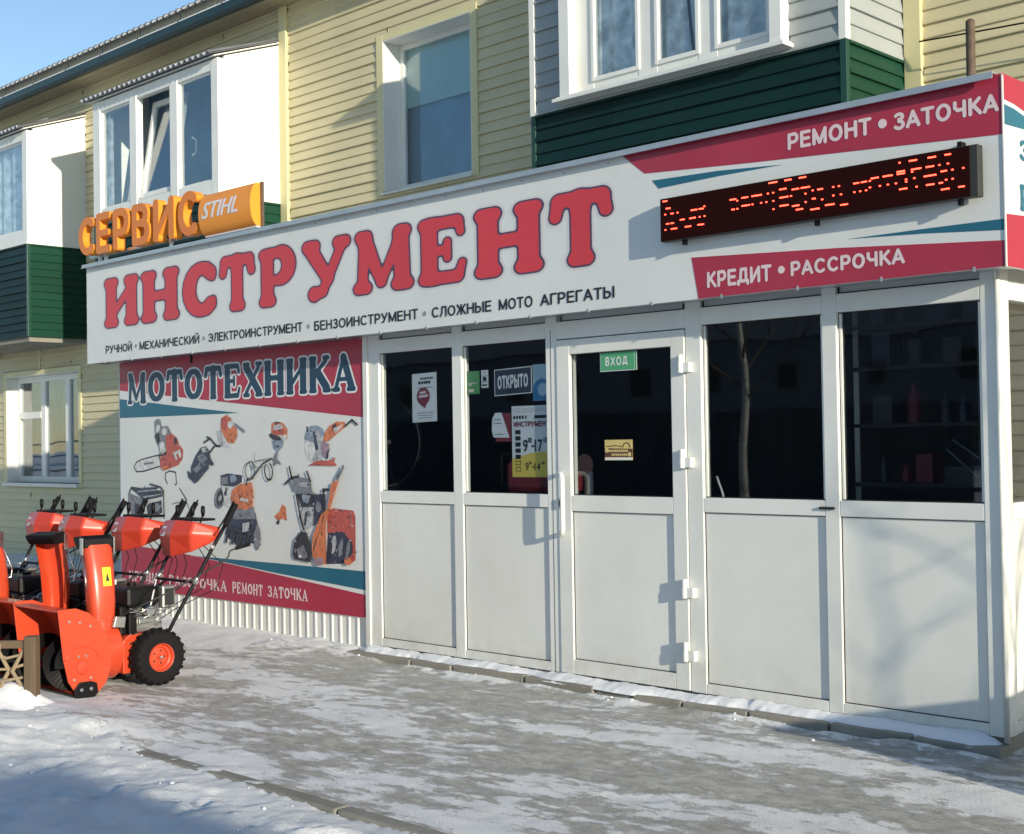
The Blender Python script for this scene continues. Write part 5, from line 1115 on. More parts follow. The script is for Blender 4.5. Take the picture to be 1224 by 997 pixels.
for nm, items in ART.items():
    cols = sorted({c for c, _, _ in items}); mb = MB(); w = .0015
    ra = random.Random(len(nm))
    def speck(pts, fill):                          # small printed detail inside a patch of colour
        xs_ = [q[0] for q in pts]; zs_ = [q[1] for q in pts]; ar = (max(xs_)-min(xs_))*(max(zs_)-min(zs_)); o_ = []
        for _ in range(int(min(34, ar*420))):
            q = (ra.uniform(min(xs_), max(xs_)), ra.uniform(min(zs_), max(zs_))); c_ = False
            for (xa, ya), (xb, yb) in zip(pts, pts[1:]+pts[:1]):
                if (ya > q[1]) != (yb > q[1]) and q[0] < (xb-xa)*(q[1]-ya)/(yb-ya)+xa: c_ = not c_
            if c_: a_ = ra.uniform(0, 3.14); L_ = ra.uniform(.006, .026); o_.append((ra.choice(('dark', 'mid', 'pale2', fill, 'dark')), ra.uniform(.005, .012), [q, (q[0]+L_*math.cos(a_), q[1]+L_*math.sin(a_))]))
        return o_
    items = [r_ for it in items for r_ in [it]+([] if it[1] or it[0] in ('pale',) else speck(it[2], it[0]))]
    cols = sorted({c for c, _, _ in items})
    for c, lw, pts in items:
        mi = cols.index(c); w += .00035 if not lw or lw > .0125 else .00006
        pts = [(min(a, BX1-.02), b_) for a, b_ in pts]
        if lw: stroke(mb, pts, lw, FB, w, mi)
        else:
            tr = tessellate_polygon([[Vector((a, b_, 0)) for a, b_ in pts]]); mb.add([FB(a, b_, w) for a, b_ in pts], tr, mi)
    mb.build(nm, [M['art_'+c] for c in cols], ban)

# ------------------------------------------------------------------ notices on the glass
GL = .0425
def notice(name, label, cat, x0, x1, z0, z1, m, y=GL-.0005, sl=0):
    t = thing(name, label, cat, ((x0+x1)/2, y, z0))
    fn = lambda u, v, w: (u, y-w, v+sl*(u-x0))
    MB().prism([(x0, z0), (x1, z0), (x1, z1), (x0, z1)], fn, 0, .0015).build('sheet', M[m], t)
    return t, fn
t, fn = notice('paper_notice', 'tall white paper notice with a dark red speech bubble in the first window', 'notice', -4.215, -3.965, 1.692, 2.028, 'paper', sl=.02)
bub = [(-4.10+.068*math.cos(R(a)), 1.868+.062*math.sin(R(a))) for a in range(-60, 241, 20)]+[(-4.085, 1.785)]
shape('speech_bubble', bub, 'maroon_p', t, fn, .0022)
for x0, x1, z, h in ((-4.13, -3.995, 1.985, .012), (-4.15, -4.02, 1.953, .02), (-4.16, -4.0, 1.925, .005), (-4.16, -4.05, 1.752, .005), (-4.04, -3.99, 1.752, .005), (-4.16, -4.0, 1.735, .004), (-4.15, -4.01, 1.718, .004)):
    k = x0
    mb = MB()
    while k < x1: q = min(x1-k, .012+rnd.random()*.02); mb.prism([(k, z), (k+q*.8, z), (k+q*.8, z+h), (k, z+h)], fn, .001, .0022); k += q
    mb.build('print_line', M['print_black'], t)
for x0, x1, z in ((-4.135, -4.07, 1.885), (-4.145, -4.05, 1.86)): shape('print_line', [(x0, z), (x1, z+.004), (x1, z+.02), (x0, z+.016)], 'print_pink', t, fn, .003)
t, fn = notice('green_sticker', 'green bank sticker in the corner of the second window', 'sticker', -3.666, -3.545, 1.868, 2.020, 'green_p')
for x0, x1, z0, z1 in ((-3.645, -3.60, 1.882, 1.90), (-3.645, -3.57, 1.937, 1.942), (-3.645, -3.62, 1.925, 1.935)): shape('print_line', [(x0, z0), (x1, z0), (x1, z1), (x0, z1)], 'print_pink', t, fn, .0022)
for k, (z0, z1, lb, mid) in enumerate(((1.985, 2.022, 'topmost of three small white payment cards beside the green sticker', None), (1.945, 1.982, 'middle white payment card with dark square beside the green sticker', (.02, .022)), (1.905, 1.942, 'lowest white payment card with dark bar beside the green sticker', (.03, .008)))):
    t, fn = notice('payment_sticker', lb, 'sticker', -3.527, -3.462, z0, z1, 'paper')
    zc_ = (z0+z1)/2
    if mid: shape('print_block', [(-3.495-mid[0]/1.2, zc_-mid[1]/1.6), (-3.495+mid[0]/1.2, zc_-mid[1]/1.6), (-3.495+mid[0]/1.2, zc_+mid[1]/1.6), (-3.495-mid[0]/1.2, zc_+mid[1]/1.6)], 'print_black', t, fn, .0022)
    else: shape('print_block', [(-3.51, zc_), (-3.48, zc_), (-3.48, zc_+.006), (-3.51, zc_+.006)], 'print_grey', t, fn, .0022)
t, fn = notice('open_sign', 'dark blue plate reading ОТКРЫТО in white letters, second window', 'sign', -3.405, -3.068, 1.846, 2.018, 'paper', sl=.03)
shape('plate', [(-3.398, 1.852), (-3.075, 1.852), (-3.075, 2.012), (-3.398, 2.012)], 'navy_p', t, fn, .0022)
sans_text(MB(), 'ОТКРЫТО', -3.375, -3.10, 1.888, 1.975, fn, .0032, .105).build('lettering', M['paper'], t)
t, fn = notice('blue_poster', 'pale blue poster with a round blue picture at the edge of the second window', 'poster', -3.058, -2.925, 1.805, 2.035, 'sky_p')
shape('print_block', [(-3.058, 1.806), (-2.926, 1.806), (-2.926, 1.93), (-2.98, 1.945), (-3.02, 1.935), (-3.058, 1.90)], 'blue_p', t, fn, .0022); disc(-2.975, 1.875, .042, 'sky_p', t, fn, .003, 18, 'print_disc')
t, fn = notice('red_flyer', 'small dark red flyer with a white cut corner panel left of the opening hours', 'flyer', -3.40, -3.262, 1.55, 1.735, 'maroon_p')
shape('white_panel', [(-3.43, 1.70), (-3.40, 1.738), (-3.345, 1.738), (-3.275, 1.575), (-3.42, 1.578), (-3.435, 1.62)], 'paper', t, fn, .0022)
for x0, x1, z in ((-3.415, -3.35, 1.69), (-3.415, -3.345, 1.665), (-3.41, -3.33, 1.595)): shape('print_line', [(x0, z), (x1, z), (x1, z+.007), (x0, z+.007)], 'print_grey', t, fn, .003)
hx0, hx1, hz0, hz1 = -3.252, -2.912, 1.322, 1.776
t, fn = notice('opening_hours', 'white and yellow opening hours board with black numerals in the second window', 'sign', hx0, hx1, hz0, hz1, 'paper')
shape('yellow_field', [(hx0, hz0), (hx1, hz0), (hx1, 1.49), (-3.08, 1.475), (hx0, 1.44)], 'yellow_p', t, fn, .0022)
sans_text(MB(), 'ИНСТРУМЕНТ', -3.232, -2.925, 1.642, 1.677, fn, .0032, .105).build('lettering', M['maroon_p'], t)
shape('print_block', [(-3.23, 1.735), (-2.925, 1.735), (-2.925, 1.762), (-3.23, 1.762)], 'print_halo', t, fn, .003)
for x0, x1 in ((-3.235, -3.22), (-3.21, -3.195), (-3.185, -3.17), (-3.16, -3.145), (-3.13, -3.12), (-3.05, -2.93)): shape('print_block', [(x0, 1.694), (x1, 1.694), (x1, 1.714), (x0, 1.714)], 'print_black', t, fn, .003)
for k in range(7):
    z = 1.595-k*.0395
    shape('day_square', [(-3.222, z), (-3.175, z), (-3.175, z+.028), (-3.222, z+.028)], 'print_black', t, fn, .003)
    if k > 4: shape('day_square', [(-3.217, z+.005), (-3.180, z+.005), (-3.180, z+.023), (-3.217, z+.023)], 'yellow_p', t, fn, .004)
for body, x0, x1, z0, z1 in (('9', -3.153, -3.112, 1.483, 1.560), ('00', -3.110, -3.075, 1.540, 1.572), ('-', -3.078, -3.055, 1.512, 1.524), ('17', -3.050, -2.985, 1.483, 1.560), ('00', -2.975, -2.928, 1.540, 1.572)):
    text(MB(), body, x0, x1, z0, z1, fn, .0032, .02).build('lettering', M['print_black'], t)
for body, x0, x1, z0, z1 in (('9', -3.135, -3.105, 1.365, 1.412), ('00', -3.103, -3.078, 1.402, 1.420), ('-', -3.076, -3.060, 1.382, 1.390), ('14', -3.055, -3.005, 1.365, 1.412), ('00', -2.995, -2.965, 1.402, 1.420)):
    text(MB(), body, x0, x1, z0, z1, fn, .0032, .01).build('lettering', M['print_black'], t)
t, fn = notice('entrance_sign', 'green plate reading ВХОД in white at the top of the door glass', 'sign', -2.478, -2.196, 1.960, 2.078, 'paper', y=.0205)
shape('plate', [(-2.474, 1.964), (-2.215, 1.964), (-2.215, 2.076), (-2.474, 2.076)], 'vhod', t, fn, .0022); shape('plate', [(-2.211, 1.962), (-2.198, 1.962), (-2.198, 2.077), (-2.211, 2.077)], 'vhod', t, fn, .0022)
sans_text(MB(), 'ВХОД', -2.435, -2.265, 1.993, 2.045, fn, .0032, .08, .22).build('lettering', M['paper'], t)
t, fn = notice('gold_card', 'small gold and brown card sticker in the middle of the door glass', 'sticker', -2.453, -2.240, 1.428, 1.550, 'gold_p', y=.0205)
shape('brown_band', [(-2.453, 1.447), (-2.24, 1.447), (-2.24, 1.496), (-2.453, 1.500)], 'brown_p', t, fn, .0022); shape('pale_band', [(-2.452, 1.430), (-2.241, 1.430), (-2.241, 1.443), (-2.452, 1.443)], 'paper', t, fn, .0022)
arcp = [(-2.285+.026*math.cos(R(a)), 1.505+.026*math.sin(R(a))) for a in range(0, 181, 20)]; stroke_m = MB(); stroke(stroke_m, arcp, .006, fn, .0025); stroke(stroke_m, [(-2.44, 1.51), (-2.37, 1.515), (-2.32, 1.51)], .005, fn, .0025); stroke_m.build('print_line', M['brown_p'], t)
for x0, x1, z, h in ((-2.44, -2.27, 1.477, .014), (-2.40, -2.285, 1.455, .012)):
    k = x0; mb = MB()
    while k < x1: mb.prism([(k, z), (k+.011, z), (k+.011, z+h), (k, z+h)], fn, .002, .003); k += .0155
    mb.build('print_line', M['gold_p'], t)
disc(-2.437, 1.487, .014, 'gold_p', t, fn, .0031, 12, 'print_disc'); disc(-2.262, 1.463, .013, 'gold_p', t, fn, .0031, 12, 'print_disc')

# ------------------------------------------------------------------ things inside the shop, close to the glass
wh = thing('bicycle_wheel', 'thin bicycle wheel leaning behind the first shop window', 'wheel', (-4.96, .42, 1.17))
for nm, rr, tr_, m in (('tyre', .35, .016, 'rubber'), ('rim', .33, .009, 'cast')):
    MB().tube([(-4.96+rr*math.cos(2*math.pi*i/48)*.96, .42+rr*math.cos(2*math.pi*i/48)*.2, 1.56+rr*math.sin(2*math.pi*i/48)) for i in range(49)], tr_, 8, caps=False).build(nm, M[m], wh, smooth=True)
mb = MB()
for i in range(14):
    a = 2*math.pi*i/14; mb.tube([(-4.96, .42, 1.56), (-4.96+.31*math.cos(a)*.96, .42+.31*math.cos(a)*.2, 1.56+.31*math.sin(a))], .0012, 4)
mb.build('spokes', M['dark_metal'], wh)
MB().lathe([(0, -.04), (.02, -.04), (.02, .04), (0, .04)], (-4.96, .42, 1.56), 'Y', 12).build('hub', M['cast'], wh)
cn = thing('display_bench', 'dark low display bench running behind the shop windows', 'bench', (-3, .5, .14))
MB().box(-4.9, -2.95, .3, .8, 1.12, 1.16).build('top', M['shop_floor'], cn)
MB().box(-1.7, -.2, .3, .9, 1.10, 1.14).build('top', M['shop_floor'], cn)
for x in (-4.85, -3.05, -1.66, -.28):
    for y in (.33, .75): MB().box(x, x+.04, y, y+.04, .14, 1.12 if x < -2 else 1.10).build('leg', M['dark_metal'], cn)
rm = thing('red_generator', 'dark red boxed generator on the bench under the red flyer', 'generator', (-3.42, .5, 1.16))
MB().box(-3.66, -3.16, .38, .66, 1.20, 1.42).build('tank', M['maroon_p'], rm, bevel=.04)
MB().tube([(-3.68, .37, 1.16), (-3.68, .37, 1.45), (-3.66, .37, 1.47), (-3.16, .37, 1.47), (-3.14, .37, 1.45), (-3.14, .37, 1.16)], .012, 8).build('frame', M['black'], rm, smooth=True)
MB().box(-3.64, -3.18, .40, .64, 1.16, 1.20).build('engine', M['dark_metal'], rm)
pk = thing('round_price_stand', 'pink round board on a white stem behind the door glass', 'stand', (-2.92, .35, 1.16))
MB().lathe([(0, -.004), (.066, -.004), (.07, 0), (.066, .004), (0, .004)], (-2.905, .35, 1.392), 'Y', 28).build('board', M['tag'], pk)
MB().box(-2.875, -2.845, .345, .36, 1.0, 1.35).build('stem', M['paper'], pk); MB().box(-2.93, -2.79, .3, .4, .99, 1.0).build('foot', M['paper'], pk)
MB().box(-2.95, -2.6, .28, .5, .14, .99).build('counter', M['shop_dark'], pk)
hk = thing('white_hook_pipe', 'thin white curved hose rising behind the third window', 'hose', (-1.95, .55, 1.14))
MB().tube([(-1.96+.02*math.sin(i*.5), .5, 1.12+.022*i) for i in range(0, 9)]+[(-1.985, .5, 1.32)], .007, 8).build('hose', M['paper'], hk, smooth=True)
MB().tube([(-2.1, .5, 1.14), (-2.085, .5, 1.40)], .008, 6).build('rod', M['steel'], hk)
sh = thing('tool_rack', 'dim metal rack of boxed and bottled goods behind the last window', 'rack', (-1.2, 1.0, .14))
for x in (-1.34, -.28): MB().box(x, x+.035, 1.0, 1.035, .14, 2.55).build('upright', M['cast'], sh)
MB().box(-1.34, -.25, .98, 1.3, 1.93, 1.955).build('shelf', M['dark_metal'], sh); MB().box(-1.34, -.25, .98, 1.3, 1.25, 1.275).build('shelf', M['dark_metal'], sh)
for k, (x, dx, z) in enumerate(((-.70, .22, 1.52), (-.74, .20, 1.47))):
    MB().tube([(x, .95, z), (x+dx, .92, z-.14-.02*k)], .005, 6).build('tool_handle', M['art_mid'], sh)
for z in (1.276, 1.62, 1.956, 2.2):
    if z in (1.62, 2.2): MB().box(-1.34, -.25, 1.0, 1.3, z-.022, z-.002).build('shelf', M['dark_metal'], sh)
    x = -1.25
    while x < -.45:
        wd_ = rnd.uniform(.07, .2); hh_ = rnd.uniform(.08, .24); mk = rnd.choice(('art_navy', 'art_dark', 'art_dark', 'navy_p', 'maroon_p'))
        if rnd.random() < .5: MB().box(x, x+wd_*.9, 1.06, 1.22, z, z+hh_).build('carton', M[mk], sh)
        else: MB().lathe([(0, 0), (wd_*.3, 0), (wd_*.3, hh_*.7), (wd_*.12, hh_*.85), (wd_*.12, hh_), (0, hh_)], (x+wd_*.45, 1.12, z), 'Z', 12).build('bottle', M[mk], sh, smooth=R(40))
        x += wd_+rnd.uniform(.0, .08)
# ------------------------------------------------------------------ snow blowers (forward is -Y, origin on the ground under the axle)
def make_blower():
    t = thing('snow_blower', '', 'snow blower', (0, 0, 0), 'orange snow blowers in a row beside the banner')
    # bucket: curved sheet between two side plates
    arcp = [(-.70, .555), (-.60, .553), (-.52, .525), (-.45, .45), (-.405, .35), (-.39, .25), (-.40, .15), (-.44, .075), (-.50, .035), (-.58, .02)]
    inner = [(y*1.0-.012*(0 if i == 0 else 1), z-.012 if z > .3 else z+.010) for i, (y, z) in enumerate(arcp)]
    MB().prism(arcp+inner[::-1], lambda u, v, w: (w, u, v), -.296, .296).build('auger_housing', M['orange'], t)
    plate = [(-.705, .56), (-.690, .42), (-.672, .25), (-.640, .11), (-.590, .035), (-.52, .012), (-.44, .022), (-.385, .075), (-.355, .16), (-.350, .26), (-.375, .37), (-.425, .455), (-.50, .525), (-.585, .56)]
    for s in (-1, 1):
        pl = MB().prism(plate, lambda u, v, w: (w, u, v), *(sorted((s*.297, s*.303)))).build('side_plate', M['orange'], t, bevel=.002)
        # pressed rib following the edge, bearing cover and bolts
        rib = [(-.545+.12*math.cos(R(a)), .20+.12*math.sin(R(a))) for a in range(20, 161, 10)]
        MB().tube([(s*.304, a, b_) for a, b_ in rib], .0035, 6).build('pressed_rib', M['orange'], pl, smooth=True)
        MB().lathe([(0, 0), (.045, 0), (.04, .008), (.016, .012), (0, .013)] if s > 0 else [(0, 0), (.045, 0), (.04, -.008), (.016, -.012), (0, -.013)], (s*.303, -.545, .19), 'X', 20).build('bearing_cover', M['orange'], pl, smooth=R(30))
        for a, b_ in ((-.63, .48), (-.56, .47), (-.49, .44), (-.60, .12), (-.49, .12), (-.57, .26), (-.52, .26)):
            MB().lathe([(.008, 0), (.008, s*.004), (0, s*.005)], (s*.303, a, b_), 'X', 8).build('bolt', M['cast'], pl)
        sk = MB().prism([(-.60, .0), (-.585, -.0), (-.47, .0), (-.445, .025), (-.455, .085), (-.49, .10), (-.57, .10), (-.605, .06)], lambda u, v, w: (w, u, v), *sorted((s*.304, s*.318))).build('skid_shoe', M['plastic'], t, bevel=.003)
        for a in (-.56, -.495): MB().lathe([(.013, 0), (.012, s*.005), (.006, s*.009), (0, s*.009)], (s*.318, a, .055), 'X', 10).build('bolt', M['steel'], sk)
    MB().box(-.294, .294, -.60, -.48, .012, .022).build('scraper_bar', M['dark_metal'], t)
    # auger: two counter-wound ribbons on a shaft
    for s in (-1, 1):
        v = []; nn = 48
        for i in range(nn+1):
            a = 2*math.pi*1.5*i/nn; x = s*(.05+.235*i/nn)
            for rr in (.075, .165): v.append((x, -.555+rr*math.cos(a), .20+s*rr*math.sin(a)))
            for rr in (.165, .075): v.append((x+.006, -.555+rr*math.cos(a), .20+s*rr*math.sin(a)))
        f = []
        for i in range(nn):
            a, c = 4*i, 4*i+4; f += [(a, a+1, c+1, c), (a+1, a+2, c+2, c+1), (a+2, a+3, c+3, c+2), (a+3, a, c, c+3)]
        MB().add(v, f).build('auger', M['plastic'], t)
    MB().tube([(-.296, -.555, .20), (.296, -.555, .20)], .02, 10).build('auger_shaft', M['dark_metal'], t)
    MB().lathe([(0, -.06), (.05, -.05), (.06, 0), (.05, .05), (0, .06)], (0, -.545, .20), 'Y', 14).build('gearbox', M['cast'], t, smooth=True)
    # impeller drum and body
    MB().lathe([(0, -.40), (.19, -.40), (.19, -.20), (.17, -.185), (0, -.185)], (0, 0, .235), 'Y', 28).build('impeller_drum', M['orange'], t, smooth=R(35))
    MB().lathe([(.085, .37), (.092, .37), (.092, .435), (.105, .437), (.105, .447), (.085, .447)], (.05, -.285, 0), 'Z', 20).build('chute_collar', M['orange'], t, smooth=R(35))
    body = [(-.20, .09), (.13, .09), (.15, .13), (.15, .30), (.10, .335), (-.16, .335), (-.20, .30)]
    MB().prism(body, lambda u, v, w: (w, u, v), -.185, .185).build('transmission_body', M['orange'], t, bevel=.006)
    MB().box(-.186, .186, -.18, .12, .075, .092).build('bottom_cover', M['dark_metal'], t)
    for s in (-1, 1):
        for a, b_ in ((-.15, .13), (-.10, .12), (-.15, .28), (-.03, .30), (.09, .30)): MB().lathe([(.008, 0), (.008, s*.004), (0, s*.005)], (s*.185, a, b_), 'X', 8).build('bolt', M['steel'], t)
    # wheels
    for s in (-1, 1):
        wheel = group_part('wheel', t); cx = s*.265
        prof = [(.085, -.052), (.125, -.062), (.160, -.058), (.175, -.040), (.180, 0), (.175, .040), (.160, .058), (.125, .062), (.085, .052)]
        mb = MB().lathe(prof, (cx, 0, .185), 'X', 36)
        for k in range(22):
            for q in (-1, 1):
                a = 2*math.pi*(k+.25*q)/22; ca, sa = math.cos(a), math.sin(a); vs_ = []
                for (r_, xx, da) in ((.165, .012, -.05), (.190, .012, -.045), (.190, .012, .045), (.165, .012, .05), (.150, .062, -.02), (.178, .056, -.02), (.178, .056, .07), (.150, .062, .07)):
                    aa = a+da; vs_.append((cx+q*xx, r_*math.cos(aa), .185+r_*math.sin(aa)))
                mb.add(vs_, [(0,1,2,3),(4,5,6,7),(0,1,5,4),(1,2,6,5),(2,3,7,6),(3,0,4,7)])
        mb.build('tyre', M['rubber'], wheel, smooth=R(35))
        e = s
        MB().lathe([(0, e*.030), (.016, e*.030), (.018, e*.020), (.060, e*.014), (.066, e*.030), (.078, e*.034), (.083, e*.050), (.092, e*.056), (.092, -e*.05), (0, -e*.05)], (cx, 0, .185), 'X', 32).build('rim', M['orange'], wheel, smooth=R(30))
        MB().lathe([(0, e*.058), (.011, e*.056), (.013, e*.03), (.013, e*.0)], (cx, 0, .185), 'X', 12).build('axle_end', M['steel'], wheel)
        for k in range(5):
            a = 2*math.pi*k/5; MB().lathe([(.006, e*.018), (.006, e*.023), (0, e*.024)], (cx, .042*math.cos(a), .185+.042*math.sin(a)), 'X', 8).build('rim_hole', M['dark_metal'], wheel)
    MB().tube([(-.27, 0, .185), (.27, 0, .185)], .014, 8).build('axle', M['dark_metal'], t)
    # discharge chute: a tall rounded channel, open towards the front
    ch = group_part('chute', t)
    def ring(z, y0, hw, dep, thick=.006):
        o = []
        for q_, d_ in ((1, -.25), (1, .35), (.93, .72), (.75, .92), (.4, 1.0), (0, 1.02), (-.4, 1.0), (-.75, .92), (-.93, .72), (-1, .35), (-1, -.25)): o.append((.05+hw*q_, y0+dep*d_, z))
        return o
    secs = [(.44, -.285, .080, .078), (.50, -.285, .083, .079), (.56, -.287, .086, .080), (.68, -.300, .088, .080), (.80, -.325, .091, .080), (.925, -.365, .095, .078)]
    v = []
    for q in secs: v += ring(*q)
    k = len(ring(*secs[0])); iv = [(.05+(a-.05)*.93, b_-.007, c) for a, b_, c in v]
    f = [(i*k+j, i*k+j+1, (i+1)*k+j+1, (i+1)*k+j) for i in range(len(secs)-1) for j in range(k-1)]
    n0 = len(v); f2 = [tuple(n0+i for i in q) for q in f]
    rim = [(i*k, (i+1)*k, n0+(i+1)*k, n0+i*k) for i in range(len(secs)-1)]+[(i*k+k-1, (i+1)*k+k-1, n0+(i+1)*k+k-1, n0+i*k+k-1) for i in range(len(secs)-1)]+[((len(secs)-1)*k+j, (len(secs)-1)*k+j+1, n0+(len(secs)-1)*k+j+1, n0+(len(secs)-1)*k+j) for j in range(k-1)]
    MB().add(v+iv, f+f2+rim).build('chute_body', M['orange'], ch, smooth=R(40))
    dv = MB().prism([(-.45, .905), (-.290, .905), (-.292, .965), (-.33, .985), (-.50, .968), (-.49, .945)], lambda u, v_, w: (w, u, v_), -.046, .146)
    dv.build('deflector', M['plastic'], ch, bevel=.008)
    lb = MB().box(.1545, .1555, -.345, -.275, .66, .78); lb.v = [(a+.004-.06*(c-.72)*0, b_-.22*(c-.66)*.5, c) for a, b_, c in lb.v]
    v = []
    for z, y0, hw, dp_ in ((.66, -.297, .0895, .0830), (.72, -.308, .0905, .0830), (.78, -.321, .0925, .0830)):
        for q_, d_ in ((.05, 1.035), (-.2, 1.03), (-.42, 1.02), (-.60, .985)): v.append((.05+.090*q_, y0+.0805*d_, z))
    MB().add(v, [(i*4+j, i*4+j+1, i*4+j+5, i*4+j+4) for i in range(2) for j in range(3)]).build('warning_label', M['yellow_label'], ch)
    v = []
    for z, y0, hw, dp_ in ((.692, -.301, .0905, .0838), (.748, -.312, .0918, .0838)):
        for q_, d_ in ((-.15, 1.05), (-.42, 1.04)): v.append((.05+.090*q_, y0+.0812*d_, z))
    MB().add([v[0], v[1], ((v[2][0]+v[3][0])/2, (v[2][1]+v[3][1])/2, v[2][2])], [(0, 1, 2)]).build('warning_mark', M['print_black'], ch)
    MB().box(.150, .160, -.345, -.30, .86, .97).build('deflector_bracket', M['steel'], ch, bevel=.002)
    MB().box(-.060, -.050, -.345, -.30, .86, .97).build('deflector_bracket', M['steel'], ch, bevel=.002)
    MB().tube([(.145, -.27, .63), (.16, -.235, .64), (.165, -.23, .70), (.150, -.30, .86)], .005, 6).build('chute_rod', M['steel'], ch, smooth=True)
    MB().prism([(-.02, .0), (.06, -.01), (.07, .06), (.0, .07)], lambda u, v_, w: (.14+w, -.24+u, .395+v_), 0, .035).build('worm_bracket', M['cast'], ch, bevel=.004)
    ca_, sa_ = math.cos(R(-97)), math.sin(R(-97))      # chute turned to throw sideways, away from the door
    for o_ in ch.children:
        if o_.name.startswith('worm'): continue
        for q in o_.data.vertices:
            dx_, dy_ = q.co.x-.05, q.co.y+.285; q.co.x = .05+dx_*ca_-dy_*sa_; q.co.y = -.285+dx_*sa_+dy_*ca_
    # engine
    en = group_part('engine', t)
    MB().box(-.15, .13, -.13, .12, .335, .44).build('crankcase', M['cast'], en, bevel=.012)
    MB().box(-.17, .135, -.14, .10, .50, .635).build('top_cover', M['tank'], en, bevel=.025)
    MB().box(-.14, .10, -.10, .09, .44, .50).build('cylinder', M['dark_metal'], en, bevel=.008)
    for k in range(5): MB().box(-.145, .106, -.105, .095, .446+k*.011, .450+k*.011).build('cooling_fin', M['cast'], en)
    MB().lathe([(0, .0), (.085, .0), (.095, .03), (.09, .06), (.05, .075), (0, .075)], (-.25, -.02, .47), 'X', 24).build('recoil_starter', M['tank'], en, smooth=R(35))
    MB().lathe([(0, 0), (.034, 0), (.038, .01), (.038, .05), (.03, .06), (0, .06)], (.115, .01, .475), 'X', 18).build('carburettor', M['steel'], en, smooth=R(35))
    MB().box(.125, .165, -.07, .05, .395, .43).build('linkage_plate', M['steel'], en, bevel=.004)
    MB().tube([(.15, -.06, .42), (.17, -.02, .44), (.165, .04, .43), (.15, .07, .46), (.14, .08, .52)], .008, 6).build('intake_pipe', M['cast'], en, smooth=True)
    MB().box(.09, .17, .10, .20, .48, .63).build('muffler', M['cast'], en, bevel=.012)
    MB().box(.168, .172, .115, .185, .50, .61).build('muffler_guard', M['dark_metal'], en, bevel=.002)
    MB().lathe([(0, 0), (.03, 0), (.03, .018), (0, .022)], (-.02, -.02, .635), 'Z', 16).build('fuel_cap', M['plastic'], en, smooth=R(35))
    MB().box(.135, .175, -.15, -.09, .33, .47).build('oil_filler', M['plastic'], en, bevel=.01)
    MB().tube([(.10, .09, .60), (.15, .13, .66), (.175, .06, .64), (.16, -.04, .56), (.12, -.06, .50)], .006, 6).build('spark_lead', M['black'], en, smooth=True)
    MB().tube([(.06, .05, .64), (.11, .09, .67), (.16, .02, .52), (.15, .0, .47)], .005, 6).build('fuel_line', M['label_white'], en, smooth=True)
    for z_ in (.36, .385, .41): MB().box(.131, .150, -.06, .07, z_, z_+.010).build('rib', M['cast'], en)
    MB().lathe([(0, 0), (.022, 0), (.026, .01), (.026, .022), (0, .026)], (.132, .075, .40), 'X', 14).build('drain_plug', M['steel'], en, smooth=R(35))
    MB().tube([(.175, -.11, .45), (.19, -.02, .50), (.185, .09, .47), (.17, .16, .50)], .004, 5).build('control_rod', M['steel'], en, smooth=True)
    MB().box(-.13, .15, -.20, -.15, .33, .52).build('belt_cover', M['plastic'], en, bevel=.012)
    for q in ((.176, -.14, .335), (.176, -.10, .335), (.176, -.12, .315)): MB().lathe([(.008, 0), (.007, .004), (0, .005)], q, 'X', 8).build('bolt', M['steel'], en)
    # handlebars, grips, cross bar
    for s in (-1, 1):
        hb = MB().tube([(s*.185, .08, .24), (s*.20, .17, .40), (s*.235, .30, .63), (s*.25, .43, .85), (s*.25, .50, .95), (s*.25, .545, 1.02)], .0125, 10).build('handlebar', M['plastic'], t, smooth=True)
        MB().tube([(s*.25, .54, 1.01), (s*.25, .63, 1.15)], .019, 10).build('grip', M['rubber'], hb, smooth=R(40))
        MB().tube([(s*.232, .44, .92), (s*.225, .56, 1.06), (s*.225, .63, 1.17)], .006, 6).build('clutch_lever', M['black'], hb, smooth=True)
        MB().lathe([(0, 0), (.016, 0), (.016, s*.012), (0, s*.016)], (s*.262, .43, .87), 'X', 10).build('clamp_bolt', M['steel'], hb)
        MB().tube([(s*.236, .298, .63), (s*.236, .345, .70)], .0145, 8).build('bracket_sleeve', M['steel'], hb, smooth=True)
    MB().tube([(-.237, .305, .64), (.237, .305, .64)], .010, 8).build('cross_bar', M['plastic'], t)
    # control panel: a wide hood whose front slopes down and in
    v = []
    fr_ = [(-.235, .47, 1.015), (-.190, .34, 1.045), (.0, .31, 1.055), (.180, .34, 1.048), (.240, .46, .990)]
    lo_ = [(-.225, .46, .840), (-.205, .325, .795), (-.03, .285, .795), (.150, .335, .835), (.235, .45, .895)]
    md_ = [(-.245, .465, .945), (-.210, .300, .955), (.0, .262, .955), (.190, .30, .965), (.250, .455, .950)]
    k5 = len(fr_)
    v = fr_+md_+lo_+[(.225, .53, 1.0), (-.225, .53, 1.01), (.220, .50, .92), (-.215, .50, .90)]
    f = [(i, i+1, k5+i+1, k5+i) for i in range(k5-1)]+[(k5+i, k5+i+1, 2*k5+i+1, 2*k5+i) for i in range(k5-1)]
    a = 3*k5
    f += [(0, 1, 2, 3, 4, a, a+1), (10, 11, 12, 13, 14, a+2, a+3), (4, 9, 14, a+2, a), (0, 5, 10, a+3, a+1), (a, a+1, a+3, a+2)]
    pan = MB().add(v, f).build('control_panel', M['orange_p'], t, bevel=.014)
    MB().box(-.17, .165, .38, .52, 1.042, 1.058).build('panel_top', M['plastic'], pan, bevel=.004)
